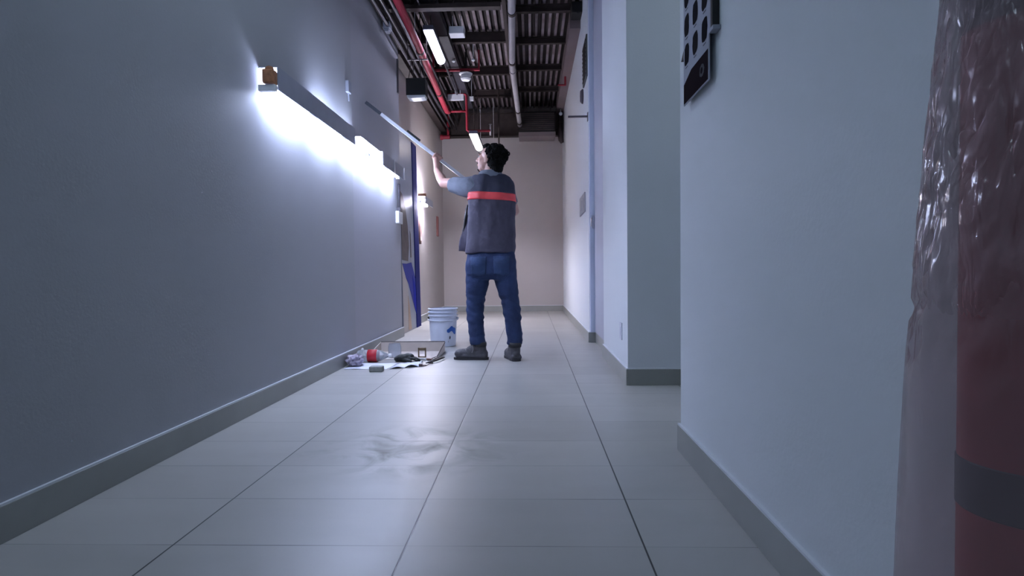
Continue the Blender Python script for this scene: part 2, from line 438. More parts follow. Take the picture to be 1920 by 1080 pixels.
# small fittings on left wall
bm = bmesh.new(); bx(bm, XL, -1.372, 4.47, 4.54, 2.08, 2.17, bev=0.006); tube(bm, [(-1.385, 4.505, 2.08), (-1.385, 4.51, 2.02)], 0.006, 8)
solo('junction_box', bm, M_LAMP_BODY, 'small grey junction box on left wall above the long strip lamp', 'junction box')
bm = bmesh.new(); bx(bm, XL - 0.012, -1.375, 6.13, 6.32, 1.215, 1.345, bev=0.006)
sw = solo('switch_box', bm, M_WHITE, 'white switch box at the far end of the near left wall', 'switch box')
bm = bmesh.new(); tube(bm, [(-1.395, 6.24, 1.36), (-1.395, 6.24, 1.64)], 0.012, 10); bx(bm, -1.411, -1.372, 6.19, 6.28, 1.35, 1.385)
solo('conduit_riser', bm, M_CONDUIT, 'short grey conduit rising from the white switch box to the strip lamp', 'conduit', smooth=False)
bm = bmesh.new(); bx(bm, -1.412, -1.398, 6.29, 6.33, 2.62, 2.98); solo('dark_slot_cover', bm, mat('dark_grey_cover', (70, 68, 74)), 'narrow dark vertical strip high on the left wall end', 'strip')
bm = bmesh.new(); bx(bm, -1.388, -1.32, 5.62, 5.72, 3.03, 3.098, bev=0.008); bx(bm, -1.375, -1.335, 5.63, 5.71, 3.005, 3.03, bev=0.004)
solo('wall_sensor', bm, M_LAMP_BODY, 'small pale sensor box tucked high at the top of left wall', 'sensor')
# oval frame and small plate on far left wall
bm = bmesh.new()
lathe(bm, [(0.0, 0.0), (0.5, 0.0), (0.5, 0.03), (0.42, 0.03), (0.40, 0.012), (0.0, 0.012)], 40, Matrix.Translation((XL2, 7.93, 1.34)) @ Matrix.Rotation(PI / 2, 4, 'Y') @ Matrix.Diagonal((0.52, 0.15, 1.2, 1)))
solo('oval_plaque', bm, mat('brown_plaque', (118, 92, 86), rough=0.5, var=0.3, vscale=12), 'tall narrow oval brown plaque on the bright far left wall', 'plaque', smooth=False)
bm = bmesh.new(); bx(bm, XL2, XL2 + 0.018, 9.45, 9.60, 1.28, 1.60, bev=0.004); solo('wall_plate', bm, mat('dull_red', (150, 96, 92)), 'small dull red plate on far left wall near the back corner', 'plate')

# leaning printed board ------------------------------------------------------------
def board():
    t = thing('display_board', 'tall printed board with navy edge leaning against far left wall', 'board', (-1.46, 7.1, 0.0))
    lean = math.atan(0.036 / 2.32)
    # local: u along Y, v up the board, w out of its face
    M = Matrix.Translation((-1.476, 0, 0)) @ Matrix.Rotation(-lean, 4, 'Y')
    bm = bmesh.new(); bx(bm, 0, 0.030, 6.60, 7.349, 0.0, 2.32, M=M); part('core', bm, mat('board_face_grey', (158, 166, 182), rough=0.35, var=0.08, vscale=2), t)
    bm = bmesh.new(); bx(bm, 0.0, 0.040, 7.35, 7.62, 0.0, 2.33, M=M, bev=0.002); part('edge_strip', bm, M_NAVY, t, label='navy edge strip')
    bm = bmesh.new()
    def poly(pts, mi, w):
        a = [bm.verts.new(M @ Vector((w, y, z))) for y, z in pts]; b = [bm.verts.new(M @ Vector((w - 0.0015, y, z))) for y, z in pts]
        f = bm.faces.new(a); f.material_index = mi; f = bm.faces.new(b[::-1]); f.material_index = mi
        for i in range(len(a)):
            f = bm.faces.new((a[i], b[i], b[(i + 1) % len(a)], a[(i + 1) % len(a)])); f.material_index = mi
    poly([(6.61, 0.005), (7.08, 0.005), (6.86, 0.60), (6.61, 0.80)], 1, 0.0325)
    poly([(6.62, 0.80), (6.86, 0.80), (7.13, 0.82), (7.347, 0.62), (7.347, 0.17), (6.93, 0.56), (6.80, 0.63)], 0, 0.034)
    poly([(7.16, 0.66), (7.347, 0.52), (7.347, 0.17), (7.22, 0.30)], 3, 0.0355)
    poly([(6.62, 0.84), (6.94, 0.83), (7.02, 1.02), (6.98, 1.25), (6.86, 1.48), (6.72, 1.60), (6.62, 1.62)], 2, 0.034)
    poly([(7.09, 0.88), (7.15, 0.88), (7.14, 1.16), (7.10, 1.20)], 2, 0.034)
    poly([(6.86, 0.02), (7.03, 0.02), (6.95, 0.30), (6.88, 0.42)], 4, 0.0345)
    part('printed_graphic', bm, [mat('violet_blue', (66, 72, 150), rough=0.8, spec=0.15), mat('print_pale', (178, 172, 168), rough=0.4), mat('print_brown', (92, 82, 84), rough=0.4, var=0.5, vscale=14), mat('print_blue', (32, 44, 150), rough=0.8, spec=0.15), mat('print_tan', (190, 160, 136), rough=0.5)], t)
board()

# strips near the ceiling ------------------------------------------------------------
bm = bmesh.new(); bx(bm, -1.07, -0.885, 5.72, 9.4, 3.29, 3.376, bev=0.003)
for yy in (6.5, 7.7, 8.8): bx(bm, -1.075, -0.88, yy - 0.012, yy + 0.012, 3.286, 3.376)
solo('air_duct', bm, mat('duct_dark_grey', (38, 35, 44), rough=0.6, var=0.2, vscale=4), 'flat dark air duct above the near tube lamp beside the red pipe', 'duct')
# bundle of conduits along the left
XC = [(-1.375, 3.22), (-1.34, 3.05), (-1.295, 3.10), (-1.26, 3.18), (-1.215, 3.08), (-1.19, 3.20), (-1.02, 3.22)]
for i, (cx, cz) in enumerate(XC):
    pts = []
    for k in range(9):
        yy = 3.3 + k * (9.85 - 3.3) / 8
        pts.append((cx + 0.006 * math.sin(k * 1.7 + i), yy, cz + 0.008 * math.sin(k * 2.3 + i * 2)))
    bm = bmesh.new(); tube(bm, pts, 0.011 + 0.003 * (i % 3), 10)
    solo('conduit', bm, [M_CONDUIT, M_DARKSTEEL][0], 'thin grey steel conduit running along the left under the deck', 'conduit', group='conduits along the left side', smooth=True)
# brackets for the bundle
for y in (5.1, 6.6, 7.7, 8.8):
    bm = bmesh.new(); bx(bm, -1.395, -1.0, y - 0.02, y + 0.02, 3.245, 3.262)
    for xx in (-1.385, -1.09): tube(bm, [(xx, y, 3.25), (xx, y, 3.54)], 0.005, 6)
    solo('conduit_hanger', bm, M_DARKSTEEL, 'dark steel hanger bar over the bundle of conduits', 'hanger', group='hangers over the left conduits')

# red sprinkler pipes
t = thing('sprinkler_pipe', 'thick red fire pipe running along the left half under the deck', 'pipe', (-1.1, 5.5, 3.0))
bm = bmesh.new(); tube(bm, [(-1.085, 3.4, 3.0), (-1.12, 6.0, 3.0), (-1.18, 8.40, 3.0), (-1.182, 8.46, 3.005), (-1.15, 8.50, 3.01)], 0.036, 18); part('main_run', bm, M_RED, t, smooth=True)
bm = bmesh.new(); tube(bm, [(-1.15, 8.5, 3.01), (-0.90, 8.5, 3.01)], 0.016, 12); part('branch', bm, M_RED, t, smooth=True)
bm = bmesh.new(); tube(bm, [(-1.18, 8.5, 3.255), (-0.92, 8.5, 3.255), (-0.90, 8.5, 3.24), (-0.895, 8.5, 2.74), (-0.88, 8.5, 2.725), (-0.56, 8.5, 2.725)], 0.018, 12); part('drop', bm, M_RED, t, smooth=True)
for y in (4.4, 6.15, 7.6):
    bm = bmesh.new(); tube(bm, [(-1.105 - (y - 5) * 0.02, y - 0.02, 3.0), (-1.105 - (y - 5) * 0.02, y + 0.02, 3.0)], 0.042, 18); tube(bm, [(-1.105 - (y - 5) * 0.02, y, 3.03), (-1.105 - (y - 5) * 0.02, y, 3.53)], 0.005, 6)
    part('pipe_hanger', bm, M_DARKSTEEL, t)
bm = bmesh.new(); tube(bm, [(-0.56, 8.5, 2.66), (-0.56, 8.5, 2.82)], 0.012, 10); lathe(bm, [(0.0, 0), (0.024, 0.0), (0.024, 0.004), (0, 0.004)], 16, Matrix.Translation((-0.56, 8.5, 2.815)))
part('sprinkler_head', bm, M_PVC, t, label='pale sprinkler head')
bm = bmesh.new(); bx(bm, -1.22, -0.62, 7.48, 7.51, 3.245, 3.27); bx(bm, -1.22, -1.20, 7.48, 7.51, 3.27, 3.5); bx(bm, -0.64, -0.62, 7.48, 7.51, 3.27, 3.5)
solo('support_bar', bm, M_RED, 'thin red crossbar below deck carrying the white access point', 'support bar')
bm = bmesh.new(); tube(bm, [(-1.48, 9.86, 2.955), (-1.33, 9.86, 2.955)], 0.034, 16); tube(bm, [(-1.36, 9.86, 2.955), (-1.36, 9.86, 3.48)], 0.02, 12); tube(bm, [(-1.49, 9.86, 2.955), (-1.45, 9.86, 2.955)], 0.045, 16)
solo('pipe_elbow', bm, M_RED, 'short red pipe end in the far left corner under the deck', 'pipe', smooth=False)

# grey pipe down the middle
t = thing('drain_pipe', 'fat grey pipe with dark couplings running down the middle of the ceiling', 'pipe', (-0.17, 6.0, 3.15))
def pipe_pts(y):
    if y < 7.1: return (-0.150 - 0.028 * (y - 5.4), y, 3.15)
    return (-0.198 + 0.02 * (y - 7.1), y, 3.15 - 0.05 * (y - 7.1))
bm = bmesh.new(); tube(bm, [pipe_pts(y) for y in (3.4, 5.4, 6.3, 7.1, 8.0, 9.0, 9.45)], 0.036, 18); part('pipe_run', bm, M_PVC, t, smooth=True)
for y in (5.62, 6.95, 7.25, 8.75, 9.3):
    p = Vector(pipe_pts(y)); bm = bmesh.new(); tube(bm, [p - Vector((0, 0.025, 0)), p + Vector((0, 0.025, 0))], 0.043, 18)
    part('coupling', bm, M_DARKSTEEL if y != 7.25 else M_PVC, t, smooth=False)
for y in (5.9, 7.0, 8.3, 9.4):
    p = Vector(pipe_pts(y)); bm = bmesh.new(); tube(bm, [p + Vector((0, 0, 0.03)), (p.x, p.y, 3.53)], 0.005, 6); part('hanger_rod', bm, M_DARKSTEEL, t)

# ceiling lamps
def batten(label, x, y0, y1, z, ztop, em, name='ceiling_lamp', w=0.055):
    t = thing(name, label, 'lamp', (x, (y0 + y1) / 2, z), None)
    bm = bmesh.new()
    n = 10; pts = []
    tmp = bmesh.new()
    for yy in (y0, y1):
        pts.append([tmp.verts.new((x + w * math.cos(a), yy, z + 0.03 - 0.05 * math.sin(a))) for a in [PI * k / n for k in range(n + 1)]])
    for k in range(n): tmp.faces.new((pts[0][k], pts[0][k + 1], pts[1][k + 1], pts[1][k]))
    tmp.faces.new(pts[0]); tmp.faces.new(pts[1][::-1])
    merge(bm, tmp)
    part('diffuser', bm, em, t, smooth=False)
    bm = bmesh.new(); bx(bm, x - w - 0.005, x + w + 0.005, y0 - 0.02, y1 + 0.02, z + 0.031, z + 0.075, bev=0.005); part('housing', bm, mat('lamp_housing', (70, 70, 86), rough=0.5), t)
    for yy in (y0 + 0.15, y1 - 0.15):
        bm = bmesh.new(); tube(bm, [(x, yy, z + 0.07), (x, yy, ztop)], 0.004, 6); part('hanger_rod', bm, M_DARKSTEEL, t)
    return t
batten('white tube lamp glowing under the near part of the deck beside the red pipe', -0.985, 5.82, 6.64, 3.05, 3.292, M_EM3, w=0.048)
batten('small glowing tube lamp hanging low above the head of the worker', -0.77, 8.1, 9.0, 2.56, 3.53, M_EM4)
batten('added unseen fill tube overhead close to the entrance', -0.985, 1.6, 2.8, 3.05, 3.53, M_EM5)  # added out of view to brighten the near floor and walls
batten('added unseen fill tube overhead in the side passage beyond the corner', 1.9, 2.45, 3.35, 3.0, 3.46, emit('passage_fill_glow', (0.74, 0.84, 0.92), 2.0))  # added out of view to brighten the projecting corner face
batten('added unseen fill tube overhead behind the viewpoint', -0.985, -1.5, -0.3, 3.05, 3.53, M_EM5)  # added behind the camera as ambient fill

# hanging black box
t = thing('hanging_speaker', 'black box hung on wires high by the left wall with pale underside', 'speaker', (-1.15, 6.05, 2.47))
bm = bmesh.new(); bx(bm, -1.25, -1.05, 5.98, 6.12, 2.50, 2.672, bev=0.004); part('cabinet', bm, M_BLACK, t)
bm = bmesh.new()
v = [(-1.245, 2.5), (-1.055, 2.5), (-1.062, 2.482), (-1.10, 2.474), (-1.20, 2.470), (-1.238, 2.478)]
a = [bm.verts.new((x, 5.985, z)) for x, z in v]; b = [bm.verts.new((x, 6.115, z)) for x, z in v]
bm.faces.new(a); bm.faces.new(b[::-1])
for i in range(6): bm.faces.new((a[i], b[i], b[(i + 1) % 6], a[(i + 1) % 6]))
part('underside', bm, M_WHITE, t, label='white underside')
bm = bmesh.new(); bx(bm, -1.245, -1.035, 6.04, 6.06, 2.872, 2.882); part('mount_bar', bm, M_CONDUIT, t)
for xa, xb in ((-1.24, -1.20), (-1.19, -1.18), (-1.11, -1.12), (-1.06, -1.10)):
    bm = bmesh.new(); tube(bm, [(xa, 6.05, 2.665), (xb, 6.05, 2.878)], 0.004, 6); part('wire', bm, M_DARKSTEEL, t)
for xb in (-1.24, -1.045):
    bm = bmesh.new(); tube(bm, [(xb, 6.05, 2.878), (xb, 6.05, 3.50 if xb < -1.1 else 3.285)], 0.004, 6); part('wire', bm, M_DARKSTEEL, t)

# white boxes and fittings under the deck
bm = bmesh.new(); bx(bm, -0.865, -0.70, 6.42, 6.56, 3.285, 3.365, bev=0.006)
for xx in (-0.83, -0.74): tube(bm, [(xx, 6.49, 3.36), (xx, 6.49, 3.53)], 0.005, 6)
solo('junction_box', bm, M_WHITE, 'white rectangular junction box under the deck right of near tube lamp', 'junction box')
t = thing('access_point', 'round white ceiling device hanging on a black stem over the corridor', 'ceiling device', (-0.8, 7.5, 3.0))
bm = bmesh.new(); lathe(bm, [(0, 0.0), (0.05, 0.0), (0.065, 0.02), (0.065, 0.06), (0, 0.06)], 28, Matrix.Translation((-0.80, 7.5, 3.125))); part('lower_body', bm, M_WHITE, t, smooth=False)
bm = bmesh.new(); lathe(bm, [(0, 0.0), (0.08, 0.0), (0.085, 0.015), (0.05, 0.03), (0, 0.03)], 28, Matrix.Translation((-0.80, 7.5, 3.195))); part('upper_plate', bm, M_WHITE, t, smooth=False)
bm = bmesh.new(); tube(bm, [(-0.80, 7.5, 3.22), (-0.80, 7.545, 3.24), (-0.80, 7.545, 3.53)], 0.014, 10); part('stem', bm, M_BLACK, t)
bm = bmesh.new(); bx(bm, -1.16, -0.93, 8.4, 8.42, 3.14, 3.23, bev=0.003)
for xx in (-1.05, -0.98): tube(bm, [(xx, 8.41, 3.225), (xx, 8.41, 3.292)], 0.005, 6)
solo('cable_box', bm, M_WHITE, 'pale flat box hanging behind the red pipe branch', 'cable box')
bm = bmesh.new(); bx(bm, -0.86, -0.80, 8.52, 8.58, 3.17, 3.23, bev=0.004); tube(bm, [(-0.83, 8.55, 3.22), (-0.83, 8.55, 3.53)], 0.005, 6)
solo('small_sensor', bm, M_WHITE, 'tiny white sensor right of the pale flat hanging box', 'sensor')
for (x, y, z, lab) in ((-0.915, 7.2, 3.266, 'tiny white knob left of the round ceiling device'), (-0.66, 7.05, 3.22, 'tiny white fitting on the beam right of black stem'), (-1.21, 6.3, 3.20, 'tiny white fitting above the left conduits')):
    bm = bmesh.new(); ell(bm, (x, y, z), (0.022, 0.022, 0.018), sub=2); tube(bm, [(x, y, z), (x, y, 3.289 if x == -0.915 else 3.53)], 0.004, 6)
    solo('detector', bm, M_WHITE, lab, 'detector')
bm = bmesh.new(); tube(bm, [(-0.465, 9.0, 3.51), (-0.465, 9.0, 2.05)], 0.012, 10); solo('hanging_rod', bm, M_DARKSTEEL, 'thin dark rod hanging down behind the head of the worker', 'rod')
bm = bmesh.new(); bx(bm, -0.80, -0.55, 9.3, 9.55, 2.60, 2.63, bev=0.004)
for xx in (-0.78, -0.57): tube(bm, [(xx, 9.42, 2.63), (xx, 9.42, 3.51)], 0.004, 6)
solo('signboard', bm, mat('pale_panel', (170, 166, 168)), 'thin pale panel hanging right of the low tube lamp', 'panel')

# dark unit at back
t = thing('air_conditioning_unit', 'dark slatted air conditioning unit hung before the back wall', 'air conditioner', (0.12, 9.6, 2.87))
bm = bmesh.new(); bx(bm, -0.16, 0.41, 9.5, 9.88, 2.93, 3.25, bev=0.004); part('casing', bm, M_BLACK, t)
bm = bmesh.new(); bx(bm, -0.17, 0.42, 9.49, 9.89, 2.865, 2.93, bev=0.003); part('lower_tray', bm, mat('grey_brown_metal', (104, 94, 96), rough=0.5), t, label='grey lower tray')
bm = bmesh.new()
for k in range(9): bx(bm, -0.15, 0.40, 9.485, 9.498, 2.96 + k * 0.032, 2.972 + k * 0.032)
part('grille', bm, M_DARKSTEEL, t)
for xx in (-0.1, 0.35):
    bm = bmesh.new(); tube(bm, [(xx, 9.7, 3.24), (xx, 9.7, 3.53)], 0.006, 6); part('hanger_rod', bm, M_DARKSTEEL, t)
bm = bmesh.new(); tube(bm, [(0.515, 9.78, 3.48), (0.515, 9.78, 2.95), (0.52, 9.78, 2.86), (0.545, 9.79, 2.81)], [0.04, 0.045, 0.045, 0.03], 14)
solo('duct_hose', bm, M_DARKSTEEL, 'dark hose dropping in the far right corner below the deck', 'hose', smooth=True)
bm = bmesh.new(); ell(bm, (0.51, 9.6, 3.24), (0.03, 0.03, 0.03), sub=2); tube(bm, [(0.51, 9.6, 3.25), (0.51, 9.6, 3.31)], 0.005, 6); solo('detector', bm, M_WHITE, 'tiny white fitting beside the dark hose in the corner', 'detector')
bm = bmesh.new(); bx(bm, 0.455, 0.562, 6.20, 6.40, 3.385, 3.499, bev=0.004); bx(bm, 0.50, 0.53, 6.19, 6.21, 3.372, 3.385)
solo('ceiling_speaker', bm, M_BLACK, 'black box at the top right corner of the ceiling', 'speaker')
bm = bmesh.new(); tube(bm, [(0.39, 8.0, 3.20), (0.50, 8.0, 3.20)], 0.012, 10); tube(bm, [(0.49, 8.0, 3.2), (0.49, 8.0, 3.31)], 0.014, 10)
solo('pipe_stub', bm, M_RED, 'short thin red pipe stub under the right girder', 'pipe')

# items on right wall
t = thing('wall_vent', 'dark square vent high on the far right wall', 'vent', (0.566, 5.9, 2.58))
bm = bmesh.new(); bx(bm, 0.552, 0.566, 5.72, 6.10, 2.57, 2.97, bev=0.002); part('vent_frame', bm, mat('vent_green_grey', (66, 70, 70), rough=0.5), t)
bm = bmesh.new()
for k in range(9): bx(bm, 0.546, 0.552, 5.75, 6.07, 2.60 + k * 0.04, 2.616 + k * 0.04)
part('louvre', bm, M_BLACK, t)
bm = bmesh.new(); lathe(bm, [(0, 0), (0.06, 0), (0.06, 0.012), (0.045, 0.03), (0, 0.034)], 24, Matrix.Translation((0.566, 6.22, 2.52)) @ Matrix.Rotation(-PI / 2, 4, 'Y') @ Matrix.Diagonal((1.25, 1, 1, 1)))
solo('wall_alarm', bm, mat('alarm_grey', (74, 66, 74)), 'small dark round alarm on right wall under the vent', 'alarm')
bm = bmesh.new(); bx(bm, 0.375, 0.566, 5.715, 5.73, 2.175, 2.192); bx(bm, 0.560, 0.566, 5.70, 5.75, 2.14, 2.22)
solo('wall_bracket', bm, mat('bracket_grey', (78, 74, 82)), 'thin dark horizontal bracket arm sticking out of the right wall', 'bracket')
bm = bmesh.new(); bx(bm, 0.554, 0.566, 6.02, 6.62, 1.30, 1.50, bev=0.003); bx(bm, 0.550, 0.554, 6.12, 6.22, 1.35, 1.45, bev=0.001); bx(bm, 0.550, 0.554, 6.36, 6.46, 1.35, 1.45, bev=0.001)
solo('switch_plate', bm, mat('switch_grey', (150, 150, 158)), 'grey switch plate on the right wall beyond the door recess', 'switch plate')
bm = bmesh.new(); bx(bm, 0.578, 0.585, 3.78, 3.86, 0.25, 0.36, bev=0.002); bx(bm, 0.576, 0.578, 3.80, 3.84, 0.28, 0.33)
solo('wall_socket', bm, mat('socket_white', (200, 202, 214)), 'small pale socket low on right wall near the projecting corner', 'socket')

# poster -----------------------------------------------------------------------------
t = thing('poster', 'white product poster with rows of dark shapes and dark footer on right wall', 'poster', (0.56, 2.0, 1.28))
YA, YBB, ZP = 1.842, 2.137, 1.283   # near edge, far edge, bottom
bm = bmesh.new(); bx(bm, 0.5535, 0.5575, YA, YBB, ZP, 2.05); part('sheet', bm, mat('poster_paper', (168, 170, 184), rough=0.8, spec=0.2, var=0.05), t)
bm = bmesh.new()
def rpoly(bm, cy, cz, hy, hz, mi, x, pw=3.0, n=20, jit=0.0):
    vs_ = []
    for k in range(n):
        a = 2 * PI * k / n
        c, s = math.cos(a), math.sin(a)
        j = 1 + jit * (random.random() - 0.5)
        vs_.append(bm.verts.new((x, cy + hy * j * math.copysign(abs(c) ** (2 / pw), c), cz + hz * j * math.copysign(abs(s) ** (2 / pw), s))))
    f = bm.faces.new(vs_); f.material_index = mi
for r_ in range(6):
    for c_ in range(3):
        cy = YBB - 0.042 - c_ * 0.105; cz = 1.452 + r_ * 0.1
        rpoly(bm, cy, cz, 0.031, 0.037, (r_ + c_) % 2, 0.5530, jit=0.12)
        bx(bm, 0.5528, 0.5531, cy - 0.015, cy + 0.015, cz - 0.046, cz - 0.043, 3)
f = bm.faces.new([bm.verts.new(p) for p in ((0.5529, YA + 0.006, ZP + 0.004), (0.5529, YBB - 0.003, ZP + 0.004), (0.5529, YBB - 0.003, ZP + 0.072), (0.5529, YBB - 0.10, ZP + 0.098), (0.5529, YA + 0.006, ZP + 0.098))]); f.material_index = 2
rpoly(bm, YA + 0.07, ZP + 0.052, 0.026, 0.022, 3, 0.5524, pw=2, jit=0.25)
rpoly(bm, YA + 0.072, ZP + 0.052, 0.012, 0.010, 2, 0.5520, pw=2)
part('print', bm, [mat('print_dark', (26,24,32), rough=0.95, spec=0.05), mat('print_dark2', (36,33,38), rough=0.95, spec=0.05), mat('print_footer', (30,20,27), rough=0.95, spec=0.05), mat('print_logo', (84, 84, 88), rough=0.95, spec=0.05)], t)
for yy in (YA + 0.05, YBB - 0.065):
    bm = bmesh.new(); bx(bm, 0.5580, XR, yy, yy + 0.015, 1.50, 1.52); part('standoff', bm, M_BLACK, t)
t = thing('sign_rail', 'narrow dark rail on the wall just right of the poster', 'rail', (0.565, 1.82, 1.43))
bm = bmesh.new(); bx(bm, 0.553, XR, 1.806, 1.824, 1.43, 2.05, bev=0.002); part('rail_body', bm, M_BLACK, t)
bm = bmesh.new(); bx(bm, 0.550, XR, 1.7900, 1.832, 1.418, 1.43, bev=0.002); bx(bm, 0.553, XR, 1.824, 1.84, 1.43, 2.05); part('rail_end', bm, M_LAMP_BODY, t)
bm = bmesh.new()
v = [bm.verts.new(p) for p in ((0.556, 2.14, 1.49), (0.560, 2.20, 1.462), (0.560, 2.14, 1.462))]
v2 = [bm.verts.new(p.co + Vector((XR - 0.560, 0, 0))) for p in v]
bm.faces.new(v); bm.faces.new(v2[::-1])
for i in range(3): bm.faces.new((v[i], v2[i], v2[(i + 1) % 3], v[(i + 1) % 3]))
solo('corner_clip', bm, M_DARKSTEEL, 'small dark pointed clip on the left edge of the poster', 'clip')

# wrapped red cylinder on the right --------------------------------------------------
def film_mat():
    m = bpy.data.materials.new('clear_film'); m.use_nodes = True
    nt = m.node_tree; N = nt.nodes; L = nt.links
    b = N['Principled BSDF']; out = N['Material Output']
    b.inputs['Base Color'].default_value = (*lin((190, 168, 174)), 1); b.inputs['Roughness'].default_value = 0.16
    b.inputs['Specular IOR Level'].default_value = 0.9
    tc = N.new('ShaderNodeTexCoord'); mp = N.new('ShaderNodeMapping'); mp.inputs['Scale'].default_value = (1.5, 1.5, 0.4)
    mp.inputs['Rotation'].default_value = (0.2, 0.45, 0)
    L.new(tc.outputs['Object'], mp.inputs['Vector'])
    n = N.new('ShaderNodeTexNoise'); n.inputs['Scale'].default_value = 17; n.inputs['Detail'].default_value = 3; n.inputs['Distortion'].default_value = 0.5
    sx = N.new('ShaderNodeSeparateXYZ'); L.new(tc.outputs['Object'], sx.inputs[0])
    mk = N.new('ShaderNodeMapRange'); mk.interpolation_type = 'SMOOTHSTEP'; L.new(sx.outputs['Z'], mk.inputs['Value'])
    mk.inputs['From Min'].default_value = 0.60; mk.inputs['From Max'].default_value = 0.70; mk.inputs['To Min'].default_value = 0.10; mk.inputs['To Max'].default_value = 1.0
    sub = N.new('ShaderNodeMath'); sub.operation = 'SUBTRACT'; sub.inputs[1].default_value = 0.5; L.new(n.outputs['Fac'], sub.inputs[0])
    ab = N.new('ShaderNodeMath'); ab.operation = 'ABSOLUTE'; L.new(sub.outputs[0], ab.inputs[0])
    mu = N.new('ShaderNodeMath'); mu.operation = 'MULTIPLY'; L.new(ab.outputs[0], mu.inputs[0]); L.new(mk.outputs[0], mu.inputs[1])
    fc = N.new('ShaderNodeMapRange'); L.new(sx.outputs['Z'], fc.inputs['Value']); fc.inputs['From Min'].default_value = 0.62; fc.inputs['From Max'].default_value = 0.72
    fc.inputs['To Min'].default_value = 0.38; fc.inputs['To Max'].default_value = 0.52
    L.new(mp.outputs[0], n.inputs['Vector'])
    bp = N.new('ShaderNodeBump'); bp.inputs['Strength'].default_value = 0.9; bp.inputs['Distance'].default_value = 0.03
    L.new(mu.outputs[0], bp.inputs['Height'])
    L.new(bp.outputs[0], b.inputs['Normal'])
    tr = N.new('ShaderNodeBsdfTransparent'); tr.inputs[0].default_value = (0.88, 0.84, 0.84, 1)
    mx = N.new('ShaderNodeMixShader'); L.new(fc.outputs[0], mx.inputs[0])
    L.new(tr.outputs[0], mx.inputs[1]); L.new(b.outputs[0], mx.inputs[2]); L.new(mx.outputs[0], out.inputs['Surface'])
    return m
t = thing('wrapped_cylinder', 'tall red cylinder with a dark band wrapped in clear plastic film', 'cylinder', (0.49, 0.62, 0.0))
def core_bm(z0, z1, r, x=0.5125): 
    bm = bmesh.new(); lathe(bm, [(0, z0), (r - 0.004, z0), (r, z0 + 0.004), (r, z1 - 0.004), (r - 0.004, z1), (0, z1)], 48, Matrix.Translation((x, 0.62, 0))); return bm
smooth_by_angle(part('cylinder_body', core_bm(0.0, 1.02, 0.0585), mat('dull_red_shell', (172, 44, 58), rough=0.45, var=0.15), t))
smooth_by_angle(part('band', core_bm(0.442, 0.500, 0.0598), mat('band_blue_black', (44, 50, 66), rough=0.5), t, label='dark blue band'))
smooth_by_angle(part('top_collar', core_bm(0.94, 1.10, 0.0598), MATS['band_blue_black'], t, label='dark top collar'))
bm = bmesh.new(); rings = []
nz, na = 90, 96
for i in range(nz + 1):
    z = 0.0 + 1.15 * i / nz
    h = min(1, max(0, (z - 0.35) / 0.65))
    left = 0.401 + 0.012 * h + 0.030 * h * h   # the sleeve narrows upward
    right = 0.5725
    cx = (left + right) / 2; rx = (right - left) / 2; ry = 0.11 - 0.02 * h
    amp = 0.0015 + 0.005 * min(1, max(0, (z - 0.62) / 0.1))
    ring = []
    for k in range(na):
        a = 2 * PI * k / na
        p = Vector((cx + rx * math.cos(a), 0.62 + ry * math.sin(a), z))
        nn = noise.noise(Vector((math.cos(a) * 3.0, math.sin(a) * 3.0, z * 9))) + 0.6 * noise.noise(Vector((math.cos(a) * 9, math.sin(a) * 9, z * 26)))
        cr = abs(noise.noise(Vector((math.cos(a + z * 2) * 7, math.sin(a + z * 2) * 7, z * 14 + 5))))
        tie = math.exp(-((z - 0.655 - 0.006 * math.sin(a * 5)) / 0.007) ** 2)
        d = -abs(nn) * amp * 1.2 - (0.004 if cr < 0.06 and z > 0.6 else 0) - tie * 0.005
        p += Vector((math.cos(a), math.sin(a), 0)) * d
        p.x = min(p.x, 0.5735)
        ring.append(bm.verts.new(p))
    rings.append(ring)
for a_, b_ in zip(rings, rings[1:]):
    for k in range(na): bm.faces.new((a_[k], a_[(k + 1) % na], b_[(k + 1) % na], b_[k]))
part('plastic_film', bm, film_mat(), t, smooth=True)

# ------------------------------------------------------------------ floor clutter
# bucket
t = thing('bucket', 'white plastic bucket with a blue mark standing behind the worker tools', 'bucket', (-0.835, 5.53, 0))
BM = Matrix.Translation((-0.835, 5.53, 0))
M_BUCK = mat('bucket_white', (206, 212, 226), rough=0.4, var=0.06, vscale=10)
bm = bmesh.new(); lathe(bm, [(0, 0), (0.112, 0), (0.116, 0.004), (0.124, 0.12), (0.129, 0.235), (0.130, 0.355), (0.127, 0.355), (0.126, 0.235), (0.118, 0.01), (0, 0.01)], 56, BM); smooth_by_angle(part('bucket_body', bm, M_BUCK, t))
for z in (0.242, 0.285, 0.318, 0.348):
    bm = bmesh.new(); lathe(bm, [(0.1285, z), (0.140, z), (0.142, z + 0.003), (0.1415, z + 0.009), (0.1285, z + 0.010)], 56, BM); smooth_by_angle(part('rim_ring', bm, M_BUCK, t))
bm = bmesh.new()
tube(bm, [(-0.835 + 0.142 * math.cos(a), 5.53 - 0.142 * abs(math.sin(a)) * 0.96, 0.262 - 0.022 * math.sin(a)) for a in [PI * k / 24 for k in range(25)]], 0.003, 6)
part('handle', bm, M_ALU, t)
for s in (-1, 1):
    bm = bmesh.new(); ell(bm, (-0.835 + s * 0.137, 5.53, 0.262), (0.012, 0.014, 0.014), sub=2); part('handle_boss', bm, M_BLACK if s < 0 else M_BUCK, t)
bm = bmesh.new()
def onbucket(a, z, off=0.0022):
    r = 0.1165 + (z) * 0.058 + off
    return Vector((-0.835 + r * math.sin(a), 5.53 - r * math.cos(a), z))
def bpoly(pts, mi):
    f = bm.faces.new([bm.verts.new(onbucket(a, z)) for a, z in pts]); f.material_index = mi
